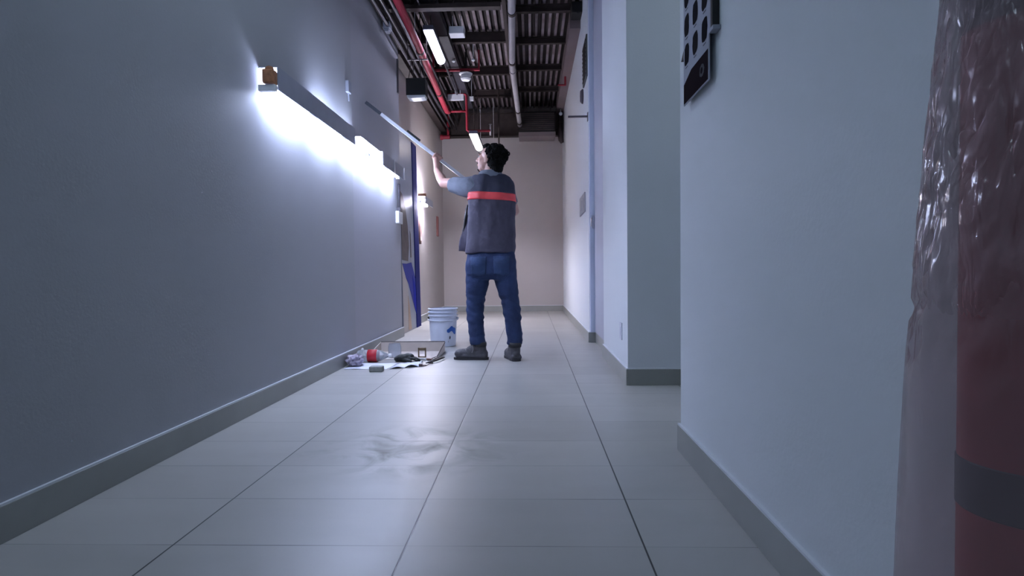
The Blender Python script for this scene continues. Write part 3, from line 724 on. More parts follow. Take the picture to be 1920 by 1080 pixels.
for k in range(8):
    a0 = 0.42 + k * 0.105; a1 = a0 + 0.105
    hi = [0.162, 0.168, 0.178, 0.192, 0.194, 0.184, 0.178, 0.176, 0.165]; lo = [0.140, 0.132, 0.134, 0.146, 0.146, 0.132, 0.118, 0.112, 0.118]
    bpoly([(a0, lo[k]), (a1, lo[k + 1]), (a1, hi[k + 1]), (a0, hi[k])], 0)
part('blue_mark', bm, [mat('blue_print', (34, 92, 176)), mat('black_print', (40, 42, 60))], t, label='blue printed mark'); bm = bmesh.new()
bpoly([(0.62, 0.075), (0.70, 0.07), (0.74, 0.09), (0.68, 0.105), (0.62, 0.095)], 1)
bpoly([(0.52, 0.045), (0.56, 0.045), (0.54, 0.06)], 1)
part('printed_dots', bm, [MATS['blue_print'], MATS['black_print']], t, label='small dark printed marks')

# drawings / sheets
def sheet(name, label, corners, col, n=12, curl=0.004, thick=0.0012, z=0.001, seed=0, cat='paper'):
    bm = bmesh.new(); P = [Vector((x, y, 0)) for x, y in corners]
    g = []
    for i in range(n + 1):
        row = []
        for j in range(n + 1):
            u, v = i / n, j / n
            p = (P[0] * (1 - u) + P[1] * u) * (1 - v) + (P[3] * (1 - u) + P[2] * u) * v
            p.z = z + curl * abs(noise.noise(Vector((u * 2 + seed, v * 2, seed)))) * 1.6 * (0.3 + max(abs(u - .5), abs(v - .5)) * 2)
            row.append(bm.verts.new(p))
        g.append(row)
    for i in range(n):
        for j in range(n): bm.faces.new((g[i][j], g[i + 1][j], g[i + 1][j + 1], g[i][j + 1]))
    top = bm.faces[:]
    r = bmesh.ops.extrude_face_region(bm, geom=top)
    for v in [e for e in r['geom'] if isinstance(e, bmesh.types.BMVert)]: v.co.z += thick
    return solo(name, bm, mat(label[:18] + '_paper', col, rough=0.5), label, cat, smooth=False)
sheet('paper_sheet', 'large white paper sheet spread on the floor under the grey block', [(-1.365, 4.20), (-1.05, 4.185), (-1.02, 4.46), (-1.30, 4.47)], (216, 220, 236), curl=0.006, seed=1)
sheet('paper_sheet', 'second white paper sheet on the floor in front of the black glove', [(-1.03, 4.19), (-0.835, 4.29), (-0.84, 4.50), (-1.01, 4.46)], (206, 212, 232), curl=0.014, seed=4)

# cardboard tray
t = thing('cardboard_tray', 'shallow cream cardboard tray on the floor between bottle and bucket', 'tray', (-1.04, 4.85, 0))
M_CARD = mat('cream_card', (196, 186, 178), rough=0.6, var=0.08, vscale=12)
bm = bmesh.new(); bx(bm, -1.32, -0.76, 4.64, 5.10, 0.002, 0.006); part('tray_base', bm, M_CARD, t)
bm = bmesh.new(); bx(bm, -1.32, -0.76, 5.10, 5.104, 0.002, 0.088); part('back_side', bm, M_CARD, t)
for x, s in ((-1.32, -1), (-0.76, 1)):
    bm = bmesh.new()
    pts = [(4.64, 0.002), (5.10, 0.002), (5.10, 0.088), (4.64, 0.02)]
    a = [bm.verts.new((x, y, z)) for y, z in pts]; b = [bm.verts.new((x + 0.004 * s, y, z)) for y, z in pts]
    bm.faces.new(a); bm.faces.new(b[::-1])
    for i in range(4): bm.faces.new((a[i], b[i], b[(i + 1) % 4], a[(i + 1) % 4]))
    part('side_flap', bm, M_CARD, t)
bm = bmesh.new(); tube(bm, [(-1.32, 5.102, 0.091), (-0.758, 5.102, 0.091), (-0.755, 5.09, 0.085), (-0.757, 4.66, 0.022), (-0.80, 4.635, 0.010), (-1.0, 4.632, 0.010)], 0.0035, 6)
part('rim_wire', bm, M_DARKSTEEL, t, label='dark rim line')

# bottle lying on its side (axis along X)
t = thing('plastic_bottle', 'clear plastic bottle with a red label lying by the left wall', 'bottle', (-1.2, 4.55, 0))
MB_ = Matrix.Translation((-1.365, 4.545, 0.049)) @ Matrix.Rotation(PI / 2, 4, 'Y') @ Matrix.Diagonal((1, 1, 0.86, 1))
M_PET = mat('clear_pet', (232, 236, 244), rough=0.12, trans=0.75, spec=0.6)
bm = bmesh.new(); lathe(bm, [(0, 0), (0.03, 0.0), (0.042, 0.008), (0.046, 0.03), (0.044, 0.05), (0.047, 0.07), (0.047, 0.16), (0.046, 0.19), (0.040, 0.22), (0.022, 0.262), (0.014, 0.28), (0.0135, 0.292)], 32, MB_); part('bottle_body', bm, M_PET, t, smooth=True)
bm = bmesh.new(); lathe(bm, [(0.0475, 0.10), (0.0485, 0.101), (0.0485, 0.185), (0.0475, 0.186)], 32, MB_); part('label_band', bm, mat('red_label', (180, 20, 40), rough=0.5), t, smooth=True, label='red label band')
bm = bmesh.new(); lathe(bm, [(0.0, 0.312), (0.015, 0.312), (0.016, 0.308), (0.016, 0.288), (0.0, 0.288)], 24, MB_); part('cap', bm, M_WHITE, t, smooth=False)
# clear jar standing behind the bottle neck
bm = bmesh.new(); lathe(bm, [(0, 0.0), (0.05, 0.0), (0.053, 0.004), (0.053, 0.085), (0.046, 0.105), (0.046, 0.112), (0.044, 0.112), (0.044, 0.104), (0.051, 0.084), (0.051, 0.006), (0, 0.006)], 36, Matrix.Translation((-1.12, 4.76, 0.0062)))
smooth_by_angle(solo('clear_jar', bm, M_PET, 'clear plastic jar in the tray behind the red labelled bottle', 'jar'))
bm = bmesh.new(); lathe(bm, [(0, 0), (0.014, 0.0), (0.017, 0.004), (0.017, 0.026), (0.012, 0.034), (0, 0.034)], 20, Matrix.Translation((-1.045, 4.59, 0.0)))
solo('black_cap', bm, M_BLACK, 'small black round cap between the bottle and the black glove', 'cap', smooth=False)

# black glove
bm = bmesh.new()
gx, gy = -0.975, 4.555
ell(bm, (gx - 0.03, gy, 0.030), (0.06, 0.045, 0.030)); ell(bm, (gx + 0.01, gy + 0.005, 0.042), (0.045, 0.035, 0.024)); ell(bm, (gx - 0.075, gy, 0.022), (0.028, 0.035, 0.021))
for k, (dy, L) in enumerate(((-0.03, 0.085), (-0.01, 0.098), (0.012, 0.092), (0.032, 0.076))):
    caps(bm, (gx + 0.02, gy + dy * 0.9, 0.030), 0.012, (gx + 0.01 + L * 0.6, gy + dy * 1.1, 0.024), 0.011); caps(bm, (gx + 0.01 + L * 0.6, gy + dy * 1.1, 0.024), 0.011, (gx + L, gy + dy * 1.2, 0.011), 0.010)
caps(bm, (gx - 0.02, gy - 0.035, 0.02), 0.013, (gx + 0.04, gy - 0.062, 0.013), 0.011)
bm = remeshed(bm, 0.004, 2, lambda c: 0.002 * noise.noise(c * 60))
solo('work_glove', bm, mat('glove_black', (20, 28, 26), rough=0.55, var=0.6, vscale=25, bump=0.5, bscale=120), 'crumpled black work glove lying on the floor by the paper sheets', 'glove', smooth=True)

# crumpled bag by baseboard
bm = bmesh.new(); tmp = bmesh.new(); bmesh.ops.create_icosphere(tmp, subdivisions=4, radius=1)
for v in tmp.verts:
    n_ = v.co.normalized(); d = 1 + 0.35 * noise.noise(n_ * 2.2 + Vector((3, 1, 7))) - 0.25 * abs(noise.noise(n_ * 5))
    v.co = Vector((-1.325 + n_.x * 0.062 * d, 4.34 + n_.y * 0.085 * d, max(0.0095, 0.042 + n_.z * 0.05 * d)))
merge(bm, tmp); solo('crumpled_bag', bm, mat('bag_grey', (172, 164, 184), rough=0.45, var=0.4, vscale=25), 'small crumpled greyish bag against the left baseboard', 'bag')
bm = bmesh.new(); ell(bm, (-1.345, 4.62, 0.085), (0.012, 0.012, 0.016), sub=2); tube(bm, [(-1.345, 4.62, 0.0), (-1.345, 4.62, 0.08)], 0.009, 10)
solo('small_vial', bm, M_WHITE, 'tiny white topped vial behind the red labelled bottle', 'vial', smooth=True)

bm = bmesh.new(); bx(bm, -1.145, -1.05, 4.075, 4.135, 0.0, 0.038, bev=0.006)
solo('sanding_block', bm, mat('block_grey', (150, 152, 150), rough=0.8, var=0.15, vscale=60), 'grey rectangular sanding block in front of the paper sheets', 'block')

# tan clamp in tray
bm = bmesh.new()
for xx in (-0.918, -0.862): bx(bm, xx - 0.005, xx + 0.005, 4.73, 4.742, 0.0065, 0.085)
bx(bm, -0.923, -0.857, 4.73, 4.742, 0.062, 0.085, bev=0.003); bx(bm, -0.923, -0.857, 4.73, 4.742, 0.0065, 0.014)
solo('tan_clamp', bm, mat('tan_metal', (132, 112, 88), rough=0.5, var=0.3, vscale=30), 'small tan clamp standing upright inside the cardboard tray', 'clamp')

# pliers
t = thing('pliers', 'open pliers with dark handles on floor beside the left boot', 'pliers', (-0.73, 4.5, 0))
bm = bmesh.new(); tube(bm, [(-0.80, 4.40, 0.012), (-0.775, 4.44, 0.012), (-0.765, 4.47, 0.012)], [0.004, 0.009, 0.011], 8); part('jaws', bm, M_CONDUIT, t, smooth=True)
for pts in ([(-0.768, 4.465, 0.012), (-0.735, 4.52, 0.016), (-0.708, 4.60, 0.020), (-0.700, 4.66, 0.016)], [(-0.765, 4.465, 0.012), (-0.775, 4.53, 0.010), (-0.765, 4.61, 0.009), (-0.745, 4.67, 0.009)]):
    bm = bmesh.new(); tube(bm, pts, [0.006, 0.008, 0.009, 0.007], 10); part('handle', bm, mat('dark_brown_grip', (54, 44, 42), rough=0.5), t, smooth=True)
# screwdriver
t = thing('screwdriver', 'small screwdriver with a brown handle lying beyond the paper sheets', 'screwdriver', (-0.87, 4.56, 0))
bm = bmesh.new(); tube(bm, [(-0.905, 4.625, 0.009), (-0.83, 4.60, 0.009)], 0.003, 8); part('shaft', bm, M_ALU, t)
bm = bmesh.new(); tube(bm, [(-0.832, 4.601, 0.0095), (-0.82, 4.597, 0.0095), (-0.785, 4.586, 0.0095), (-0.775, 4.583, 0.0095)], [0.006, 0.0095, 0.0095, 0.006], 10); part('handle', bm, mat('brown_grip', (100, 66, 56), rough=0.4), t, smooth=True)
bm = bmesh.new(); tube(bm, [(-0.80 + 0.018 * math.cos(a), 4.33 + 0.022 * math.sin(a), 0.004) for a in [2 * PI * k / 20 * 0.9 for k in range(21)]], 0.003, 6); bx(bm, -0.835, -0.808, 4.30, 4.33, 0.0, 0.02, bev=0.003)
tube(bm, [(-0.782, 4.33, 0.004), (-0.765, 4.37, 0.012), (-0.75, 4.42, 0.004)], 0.0025, 6)
solo('key_ring', bm, mat('brown_clip', (92, 74, 76), rough=0.5), 'small brown clip with a wire ring at the right end of papers', 'clip')

# ------------------------------------------------------------------ aluminium profile held by the worker
P1 = Vector((-1.385, 4.98, 2.145)); P2 = Vector((-0.42, 5.10, 1.392))
def on_rod(t_): return P1.lerp(P2, t_)
rod = thing('metal_profile', 'long thin metal profile held up against the left wall by worker', 'profile', tuple(P2))
d = (P2 - P1).normalized(); s_, u_ = frame(d)
def rodbox(a, b, w, h, off=0.0):
    A = on_rod(a) + u_ * off; B = on_rod(b) + u_ * off; bm = bmesh.new()
    q = [[bm.verts.new(p + s_ * i + u_ * j) for i, j in ((-w, -h), (w, -h), (w, h), (-w, h))] for p in (A, B)]
    for k in range(4): bm.faces.new((q[0][k], q[0][(k + 1) % 4], q[1][(k + 1) % 4], q[1][k]))
    bm.faces.new(q[0]); bm.faces.new(q[1][::-1]); return bm
part('channel', rodbox(0.13, 1.0, 0.012, 0.013), mat('white_alu', (206, 208, 218), rough=0.35, metal=0.4), rod)
part('dark_end', rodbox(0.0, 0.129, 0.012, 0.013), mat('dark_anodised', (74, 76, 86), rough=0.4, metal=0.5), rod, label='dark end section')
part('clip', rodbox(0.34, 0.45, 0.012, 0.010, 0.022), M_BLACK, rod, label='black clip')

# ------------------------------------------------------------------ the worker
person = thing('person', 'worker in dark vest with red stripe and blue jeans reaching to left wall', 'person', (-0.31, 4.62, 0))
M_SKIN = mat('skin', (204, 160, 146), rough=0.5, var=0.08, vscale=20)
M_HAIR = mat('black_hair', (12, 10, 10), rough=0.8, spec=0.2, bump=0.8, bscale=180)
M_SHIRT = mat('tshirt_grey_blue', (116, 122, 136), rough=0.85, var=0.12, vscale=16, bump=0.3, bscale=90)
M_VEST = mat('vest_purple_grey', (70, 66, 84), rough=0.75, var=0.14, vscale=7, bump=0.35, bscale=40)
M_YOKE = mat('vest_yoke_navy', (50, 52, 72), rough=0.75, var=0.12, vscale=7, bump=0.35, bscale=40)
M_JEANS = mat('blue_denim', (40, 58, 98), rough=0.85, rgb2=(28, 42, 78), vscale=9, bump=0.35, bscale=130)
M_POCKET = mat('denim_pocket', (46, 66, 104), rough=0.85, var=0.2, vscale=14, bump=0.3, bscale=130)
M_BOOT = mat('grey_boot', (78, 76, 82), rough=0.6, var=0.3, vscale=24, bump=0.3, bscale=70)
M_SOLE = mat('black_sole', (46, 45, 50), rough=0.6)

SH_L = Vector((-0.445, 4.63, 1.385)); EL_L = Vector((-0.705, 4.80, 1.425)); WR_L = Vector((-0.790, 4.985, 1.565))
SH_R = Vector((-0.195, 4.65, 1.365)); EL_R = Vector((-0.128, 4.80, 1.19)); WR_R = Vector((-0.330, 4.99, 1.30))
G_L = on_rod(0.615); G_R = on_rod(0.90)
HC = Vector((-0.312, 4.62, 1.580))            # head centre
fwd = Vector((-0.90, 0.36, 0.20)).normalized()
side = fwd.cross(Vector((0, 0, 1))).normalized(); upv = side.cross(fwd).normalized()
HM = Matrix(((side.x, fwd.x, upv.x, HC.x), (side.y, fwd.y, upv.y, HC.y), (side.z, fwd.z, upv.z, HC.z), (0, 0, 0, 1)))

def hand(bm, wrist, grip, back, spread):
    """palm behind the bar, four unequal fingers closing over it, thumb under it"""
    ax = (P2 - P1).normalized()                       # along the bar
    to = (grip - wrist); to = (to - ax * to.dot(ax)).normalized()
    nrm = ax.cross(to).normalized()
    if nrm.dot(back) < 0: nrm = -nrm                  # side of the bar where the palm lies
    pc = grip + nrm * 0.026 - to * 0.020
    caps(bm, wrist, 0.024, pc - to * 0.03, 0.023)
    for k in (-0.028, -0.010, 0.010, 0.028):
        caps(bm, pc - to * 0.034 + ax * k * 0.7, 0.014, pc + to * 0.014 + ax * k, 0.0125)
    for k, L in ((-0.030, 0.9), (-0.010, 1.05), (0.010, 1.0), (0.030, 0.8)):
        a0 = pc + to * 0.014 + ax * k
        a1 = a0 + to * 0.030 * L - nrm * 0.012
        a2 = a1 - nrm * 0.028 * L - to * 0.002
        a3 = a2 - to * 0.024 * L - nrm * 0.002
        caps(bm, a0, 0.0105, a1, 0.0095); caps(bm, a1, 0.0095, a2, 0.0088); caps(bm, a2, 0.0088, a3, 0.0078)
    b0 = pc - to * 0.036 + ax * spread * 0.024; b1 = b0 - nrm * 0.030 + ax * spread * 0.020 + to * 0.006; b2 = b1 + to * 0.022 - nrm * 0.014
    caps(bm, b0, 0.013, b1, 0.0115); caps(bm, b1, 0.0115, b2, 0.009)

bm = bmesh.new()
# head
ell(bm, (0, -0.018, 0.032), (0.074, 0.094, 0.082), HM); ell(bm, (0, 0.030, -0.020), (0.060, 0.062, 0.082), HM)
ell(bm, (0, 0.048, -0.082), (0.036, 0.038, 0.028), HM); ell(bm, (0, 0.030, -0.065), (0.052, 0.045, 0.032), HM)
caps(bm, (0, 0.088, 0.008), 0.009, (0, 0.108, -0.026), 0.012, HM); ell(bm, (0, 0.094, -0.030), (0.019, 0.014, 0.010), HM)
ell(bm, (0, 0.077, 0.022), (0.050, 0.016, 0.010), HM); ell(bm, (0, 0.088, -0.054), (0.025, 0.011, 0.0065), HM); ell(bm, (0, 0.086, -0.064), (0.022, 0.011, 0.0065), HM)
for s in (-1, 1):
    ell(bm, (s * 0.038, 0.052, -0.022), (0.024, 0.022, 0.024), HM)
    ell(bm, (s * 0.078, -0.008, -0.008), (0.008, 0.020, 0.031), HM @ Matrix.Translation((0, 0, 0)))
    ell(bm, (s * 0.074, -0.002, -0.028), (0.010, 0.012, 0.014), HM)
# neck, torso under the clothes
caps(bm, HM @ Vector((0, -0.022, -0.05)), 0.054, (-0.305, 4.64, 1.42), 0.062)
ell(bm, (-0.305, 4.64, 1.34), (0.15, 0.085, 0.10)); ell(bm, (-0.305, 4.64, 1.15), (0.15, 0.095, 0.20)); ell(bm, (-0.310, 4.64, 0.92), (0.14, 0.09, 0.16))
# arms
for sh, el, wr in ((SH_L, EL_L, WR_L), (SH_R, EL_R, WR_R)):
    caps(bm, sh, 0.056, sh.lerp(el, 0.5), 0.048); caps(bm, sh.lerp(el, 0.5), 0.048, el, 0.040)
    caps(bm, el, 0.040, el.lerp(wr, 0.35), 0.041); caps(bm, el.lerp(wr, 0.35), 0.041, wr, 0.026)
hand(bm, WR_L, G_L, Vector((0.3, -1, 0.2)), 1); hand(bm, WR_R, G_R, Vector((0.6, 0.6, -0.5)), -1)
# legs under the trousers
HIP_L = Vector((-0.405, 4.64, 0.80)); KN_L = Vector((-0.448, 4.66, 0.40)); AN_L = Vector((-0.425, 4.64, 0.09))
HIP_R = Vector((-0.215, 4.64, 0.80)); KN_R = Vector((-0.160, 4.62, 0.40)); AN_R = Vector((-0.130, 4.60, 0.09))
for h, k, a in ((HIP_L, KN_L, AN_L), (HIP_R, KN_R, AN_R)):
    caps(bm, h, 0.066, k, 0.044); caps(bm, k, 0.044, a, 0.032)
ell(bm, (-0.31, 4.64, 0.80), (0.14, 0.085, 0.10))
bm = remeshed(bm, 0.0040, 5)
part('body', bm, M_SKIN, person, smooth=True)

# eyes, brows, beard
for s in (-1, 1):
    bm = bmesh.new(); ell(bm, (s * 0.030, 0.0765, 0.004), (0.0125, 0.0095, 0.0065), HM); e = part('eye', bm, mat('eye_white', (214, 212, 208), rough=0.2), person, smooth=True)
    bm = bmesh.new(); ell(bm, (s * 0.030, 0.0848, 0.004), (0.005, 0.0025, 0.005), HM, sub=2); part('pupil', bm, M_BLACK, e, smooth=True)
    bm = bmesh.new(); caps(bm, (s * 0.014, 0.092, 0.026), 0.004, (s * 0.046, 0.079, 0.029), 0.003, HM, seg=8); part('eyebrow', bm, M_HAIR, person, smooth=True)
bm = bmesh.new(); ell(bm, (0, 0.066, -0.092), (0.026, 0.024, 0.018), HM)
bm = remeshed(bm, 0.004, 1, lambda c: 0.0015 * noise.noise(c * 150)); part('beard', bm, M_HAIR, person, smooth=True)
bm = bmesh.new(); ell(bm, (0, 0.0935, -0.047), (0.022, 0.006, 0.004), HM); part('moustache', bm, M_HAIR, person, smooth=True)

# hair
bm = bmesh.new()
ell(bm, (0, -0.040, 0.044), (0.087, 0.088, 0.078), HM); ell(bm, (0, -0.056, -0.018), (0.080, 0.066, 0.076), HM); ell(bm, (0, -0.078, -0.066), (0.060, 0.042, 0.045), HM)
ell(bm, (0, 0.024, 0.086), (0.062, 0.050, 0.026), HM)
random.seed(3)
for k in range(420):
    th = random.uniform(0, 2 * PI); ph = random.uniform(-0.75, 1.4)
    p = Vector((math.cos(ph) * math.cos(th) * 0.090, -0.045 + math.cos(ph) * math.sin(th) * 0.096, 0.034 + math.sin(ph) * 0.086))
    if p.y > 0.002 and p.z < 0.085: continue
    r_ = random.uniform(0.005, 0.011)
    ell(bm, p, (r_, r_, r_ * 0.9), HM, sub=2)
bm = remeshed(bm, 0.0038, 1, lambda c: 0.005 * noise.noise(c * 75) + 0.003 * noise.noise(c * 190))
hair = part('hair', bm, M_HAIR, person, smooth=True)
# tied loops at back and top
HT = Vector((-0.176, 4.57, 1.60))
bm = bmesh.new()
tube(bm, [HT + Vector((0.021 * math.cos(a), -0.004, 0.017 * math.sin(a) + 0.008)) for a in [2 * PI * k / 20 for k in range(21)]], 0.006, 8)
tube(bm, [HT + Vector((-0.02, 0, -0.01)), HT + Vector((0.008, 0, -0.02)), HT + Vector((0.002, 0, -0.045))], [0.012, 0.009, 0.004], 8)
part('hair_loop', bm, M_HAIR, hair, smooth=True); bm = bmesh.new()
tube(bm, [Vector((-0.328 + 0.024 * math.cos(a), 4.60, 1.676 + 0.019 * math.sin(a))) for a in [2 * PI * k / 20 for k in range(21)]], 0.005, 8)
part('hair_loop', bm, M_HAIR, hair, smooth=True)

# trousers
def leg(bm, chain):
    pts = []; rs = []
    for p, r in chain: pts.append(Vector(p)); rs.append(r)
    P = []; R = []
    for i in range(len(pts) - 1):
        for k in range(6):
            t_ = k / 6; P.append(pts[i].lerp(pts[i + 1], t_)); R.append(rs[i] * (1 - t_) + rs[i + 1] * t_)
    P.append(pts[-1]); R.append(rs[-1]); tube(bm, P, R, 28)
bm = bmesh.new()
def oval(bm, rows, seg=40, pw=2.5):
    rings = []
    for cx, cy, z, rx, ry in rows:
        ring = []
        for k in range(seg):
            a = 2 * PI * k / seg; c, s = math.cos(a), math.sin(a)
            ring.append(bm.verts.new((cx + rx * math.copysign(abs(c) ** (2 / pw), c), cy + ry * math.copysign(abs(s) ** (2 / pw), s), z)))
        rings.append(ring)
    for a, b in zip(rings, rings[1:]):
        for k in range(seg): bm.faces.new((a[k], a[(k + 1) % seg], b[(k + 1) % seg], b[k]))
    bm.faces.new(rings[0]); bm.faces.new(rings[-1][::-1])
oval(bm, [(-0.312, 4.64, 0.93, 0.172, 0.112), (-0.312, 4.64, 0.85, 0.186, 0.122), (-0.313, 4.635, 0.76, 0.200, 0.130), (-0.313, 4.635, 0.68, 0.200, 0.128), (-0.310, 4.64, 0.635, 0.170, 0.10)])
for s in (-1, 1): ell(bm, (-0.312 + s * 0.088, 4.575, 0.76), (0.092, 0.085, 0.095))
leg(bm, [((-0.412, 4.64, 0.74), 0.100), ((-0.425, 4.645, 0.62), 0.094), ((-0.442, 4.655, 0.48), 0.076), ((-0.446, 4.66, 0.40), 0.071), ((-0.440, 4.65, 0.26), 0.064), ((-0.430, 4.64, 0.165), 0.060), ((-0.426, 4.64, 0.122), 0.060)])
leg(bm, [((-0.212, 4.64, 0.74), 0.100), ((-0.196, 4.64, 0.62), 0.090), ((-0.166, 4.63, 0.48), 0.074), ((-0.152, 4.62, 0.40), 0.070), ((-0.138, 4.60, 0.26), 0.062), ((-0.130, 4.60, 0.165), 0.060), ((-0.130, 4.60, 0.122), 0.060)])
# bunched cuffs
for cx, cy in ((-0.428, 4.64), (-0.130, 4.60)):
    for z, r in ((0.148, 0.068), (0.200, 0.065)):
        lathe(bm, [(0, -0.014), (r - 0.014, -0.014), (r - 0.002, 0), (r - 0.014, 0.014), (0, 0.014)], 28, Matrix.Translation((cx, cy, z)) @ Matrix.Rotation(0.22, 4, 'X') @ Matrix.Rotation(0.12 if cx < -0.3 else -0.14, 4, 'Y'))
def jeans_disp(c):
    w = 0.0055 * noise.noise(Vector((c.x * 8, c.y * 8, c.z * 16))) + 0.003 * noise.noise(Vector((c.x * 20, c.y * 20, c.z * 34)))
    if 0.3 < c.z < 0.52: w += 0.0035 * math.sin(c.z * 95 + c.x * 70 + c.y * 30 + 3 * noise.noise(c * 9))
    return w
bm = remeshed(bm, 0.008, 5, jeans_disp)
jb = bm.copy(); jeans_tree = BVHTree.FromBMesh(jb)
jeans = part('jeans', bm, M_JEANS, person, smooth=True)
for cx in (-0.402, -0.225):
    bm = bmesh.new(); n = 12; g = []
    for i in range(n + 1):
        row = []
        for j in range(n + 1):
            u = (i / n - 0.5) * 0.128; v = j / n
            z = 0.815 - v * 0.135 - (0.018 * (1 - abs(u) / 0.064) if v > 0.99 else 0.018 * v * (1 - abs(u) / 0.064))
            h = jeans_tree.ray_cast(Vector((cx + u * (1 - 0.12 * v), 4.2, z)), Vector((0, 1, 0)))
            row.append(bm.verts.new((h[0] + Vector((0, -0.0022, 0))) if h[0] else Vector((cx + u, 4.52, z))))
        g.append(row)
    for i in range(n):
        for j in range(n): bm.faces.new((g[i][j], g[i + 1][j], g[i + 1][j + 1], g[i][j + 1]))
    r = bmesh.ops.extrude_face_region(bm, geom=bm.faces[:])
    for v in [e for e in r['geom'] if isinstance(e, bmesh.types.BMVert)]: v.co.y += 0.006
    part('back_pocket', bm, M_POCKET, jeans, smooth=True)
jb.free()

# t-shirt: sleeves and collar
bm = bmesh.new()
slv = SH_L.lerp(EL_L, 0.0)
leg(bm, [(SH_L + Vector((0.07, 0.01, -0.030)), 0.090), (SH_L + Vector((-0.02, 0.02, -0.018)), 0.086), (SH_L.lerp(EL_L, 0.40) + Vector((0, 0, -0.020)), 0.074), (SH_L.lerp(EL_L, 0.72) + Vector((0, 0, -0.008)), 0.062)])
leg(bm, [(SH_R + Vector((-0.06, 0, -0.02)), 0.080), (SH_R, 0.074), (SH_R.lerp(EL_R, 0.45), 0.058), (SH_R.lerp(EL_R, 0.68), 0.055)])
oval(bm, [(-0.305, 4.64, 1.20, 0.165, 0.10), (-0.305, 4.64, 1.36, 0.165, 0.095), (-0.307, 4.635, 1.44, 0.115, 0.085), (-0.308, 4.63, 1.478, 0.086, 0.078), (-0.309, 4.63, 1.490, 0.078, 0.072)])
bm = remeshed(bm, 0.007, 3, lambda c: 0.005 * noise.noise(Vector((c.x * 22 + c.z * 18, c.y * 10, c.z * 12))))
part('tshirt', bm, M_SHIRT, person, smooth=True)

# vest
def vest_rows(off=0.0, z0=None, z1=None):
    R = [(-0.318, 4.64, 0.845, 0.197, 0.140), (-0.316, 4.64, 0.90, 0.197, 0.140), (-0.310, 4.64, 1.00, 0.190, 0.134), (-0.303, 4.64, 1.12, 0.186, 0.130),
         (-0.298, 4.64, 1.22, 0.188, 0.130), (-0.300, 4.64, 1.30, 0.190, 0.126), (-0.303, 4.64, 1.36, 0.184, 0.115), (-0.306, 4.64, 1.405, 0.177, 0.104),
         (-0.309, 4.637, 1.435, 0.158, 0.092), (-0.312, 4.635, 1.456, 0.128, 0.082)]
    out = []
    for i in range(len(R) - 1):
        for k in range(4):
            t_ = k / 4; out.append(tuple(R[i][j] * (1 - t_) + R[i + 1][j] * t_ for j in range(5)))
    out.append(R[-1])
    if z0 is not None:
        def at_z(z):
            for a, b in zip(out, out[1:]):
                if a[2] <= z <= b[2]:
                    t_ = (z - a[2]) / (b[2] - a[2]); return tuple(a[j] * (1 - t_) + b[j] * t_ for j in range(5))
        n = 5; out = [at_z(z0 + (z1 - z0) * i / n) for i in range(n + 1)]
    return [(a, b, c, d + off, e + off) for a, b, c, d, e in out]
bm = bmesh.new(); oval(bm, vest_rows(), seg=64, pw=2.3)
# open front panel swinging out on the left
pan = bmesh.new(); g = []
for i in range(17):
    v = i / 16; z = 1.232 - v * 0.377; row = []
    for j in range(9):
        u = j / 8
        x0 = -0.475; wid = 0.035 + 0.068 * v ** 0.8
        row.append(pan.verts.new((x0 - wid * u + 0.006 * math.sin(v * 9 + u * 3), 4.70 + 0.03 * u + 0.012 * math.sin(v * 7), z + 0.012 * u)))
    g.append(row)
for i in range(16):
    for j in range(8): pan.faces.new((g[i][j], g[i + 1][j], g[i + 1][j + 1], g[i][j + 1]))
r = bmesh.ops.extrude_face_region(pan, geom=pan.faces[:])
for v in [e for e in r['geom'] if isinstance(e, bmesh.types.BMVert)]: v.co.y += 0.022
merge(bm, pan)
def vest_disp(c):
    return 0.012 * noise.noise(Vector((c.x * 12, c.y * 8, c.z * 3.5))) + 0.006 * noise.noise(Vector((c.x * 9 + c.z * 14, c.y * 8, c.z * 9))) + 0.003 * noise.noise(Vector((c.x * 30, c.y * 20, c.z * 14)))
bm = remeshed(bm, 0.007, 3, vest_disp)
for f in bm.faces: f.material_index = 1 if f.calc_center_median().z > 1.31 else 0
vt = BVHTree.FromBMesh(bm)
vest = part('vest', bm, [M_VEST, M_YOKE], person, smooth=True)
bm = bmesh.new(); rows = []
for i in range(6):
    z = 1.252 + 0.058 * i / 5; row = []
    for k in range(73):
        a = 2 * PI * k / 72
        dirv = Vector((math.cos(a), math.sin(a), 0)); o_ = Vector((-0.300, 4.64, z - 0.028 * math.cos(a) * 0.35)) + dirv * 0.6
        h = vt.ray_cast(o_, -dirv)
        row.append((h[0] if h[0] else o_ - dirv * 0.43) + dirv * 0.0035)
    rows.append([bm.verts.new(p) for p in row[:72]])
for a, b in zip(rows, rows[1:]):
    for k in range(72): bm.faces.new((a[k], a[(k + 1) % 72], b[(k + 1) % 72], b[k]))
r = bmesh.ops.extrude_face_region(bm, geom=bm.faces[:])
for v in [e for e in r['geom'] if isinstance(e, bmesh.types.BMVert)]:
    dv = Vector((v.co.x + 0.3, v.co.y - 4.64, 0)).normalized(); v.co -= dv * 0.006
part('reflective_stripe', bm, mat('red_stripe', (232, 74, 78), rough=0.45, var=0.08, vscale=30), vest, smooth=True, label='bright red stripe')
bm = bmesh.new(); tube(bm, [(-0.500, 4.715, 1.23), (-0.520, 4.72, 1.13), (-0.535, 4.725, 1.03), (-0.545, 4.73, 0.98)], [0.008, 0.010, 0.009, 0.012], 8); part('cord', bm, M_BLACK, vest, smooth=True)

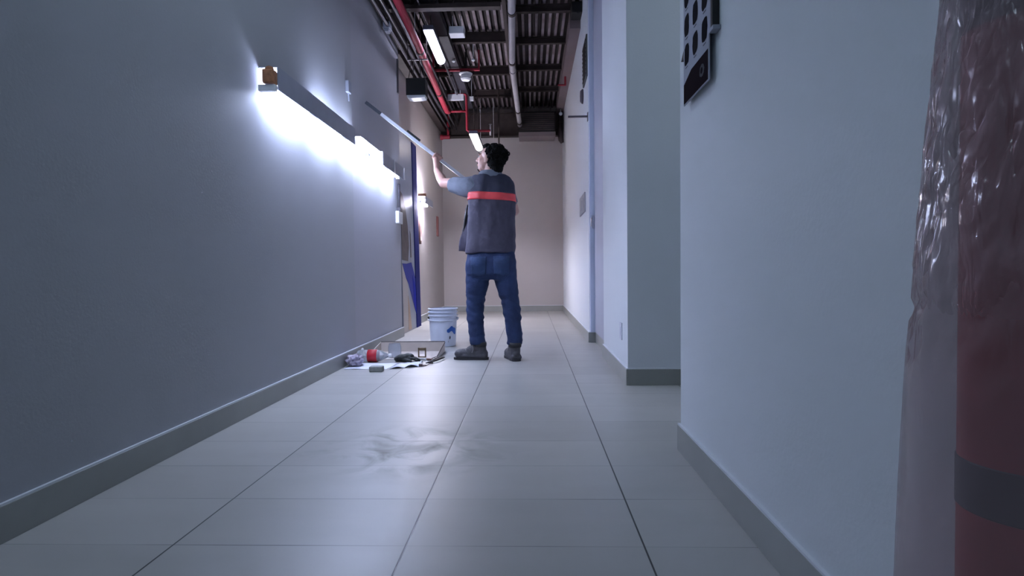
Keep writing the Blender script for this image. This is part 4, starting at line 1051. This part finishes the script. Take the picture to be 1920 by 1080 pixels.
# boots
def boot(ang, cx, cy, name='boot'):
    Mx = Matrix.Translation((cx, cy, 0)) @ Matrix.Rotation(ang, 4, 'Z')     # local: toe towards +Y, heel at origin side
    bm = bmesh.new()
    caps(bm, (0, -0.045, 0.050), 0.036, (0, 0.03, 0.052), 0.040, Mx); caps(bm, (0, 0.03, 0.052), 0.040, (0.004, 0.125, 0.046), 0.040, Mx); ell(bm, (0.003, 0.142, 0.045), (0.047, 0.050, 0.038), Mx)
    caps(bm, (0, -0.030, 0.06), 0.040, (0, -0.020, 0.125), 0.044, Mx); caps(bm, (0, -0.02, 0.115), 0.042, (0, 0.06, 0.07), 0.038, Mx)
    bx(bm, -0.042, 0.043, -0.078, 0.176, 0.012, 0.048, M=Mx, bev=0.014)
    bm = remeshed(bm, 0.005, 3, lambda c: 0.0015 * noise.noise(c * 40))
    for v in bm.verts: v.co.z = max(v.co.z, 0.016)
    b = part(name, bm, M_BOOT, person, smooth=True)
    bm = bmesh.new(); tmp = bmesh.new(); out = []
    prof = [(-0.085, 0.012), (-0.080, 0.026), (-0.062, 0.037), (-0.02, 0.042), (0.03, 0.041), (0.08, 0.044), (0.12, 0.047), (0.155, 0.044), (0.180, 0.032), (0.194, 0.016)]
    loop = [(w, y) for y, w in prof] + [(-w, y) for y, w in prof[::-1]]
    lo = [bm.verts.new(Mx @ Vector((x, y, 0.0))) for x, y in loop]; hi = [bm.verts.new(Mx @ Vector((x, y, 0.019))) for x, y in loop]
    bm.faces.new(lo[::-1]); bm.faces.new(hi); tmp.free()
    for i in range(len(lo)): bm.faces.new((lo[i], lo[(i + 1) % len(lo)], hi[(i + 1) % len(lo)], hi[i]))
    part('sole', bm, M_SOLE, b)
    bm = bmesh.new()
    for k in range(4):
        y = 0.035 + k * 0.020; z = 0.118 - k * 0.012
        tube(bm, [Mx @ Vector((-0.028, y, z - 0.006)), Mx @ Vector((0, y + 0.004, z + 0.004)), Mx @ Vector((0.028, y, z - 0.006))], 0.0028, 6)
    tube(bm, [Mx @ Vector((0.0, 0.04, 0.122)), Mx @ Vector((-0.035, 0.035, 0.12)), Mx @ Vector((-0.048, 0.03, 0.085)), Mx @ Vector((-0.050, 0.04, 0.06))], 0.0025, 6)
    part('laces', bm, M_PVC, b)
    bm = bmesh.new(); lathe(bm, [(0.035, 0.10), (0.050, 0.105), (0.053, 0.125), (0.050, 0.142), (0.035, 0.142)], 24, Mx @ Matrix.Translation((0, -0.018, 0))); part('collar', bm, M_SOLE, b, smooth=True)
boot(PI / 2 - 0.10, -0.425, 4.64)
boot(0.30, -0.135, 4.60)
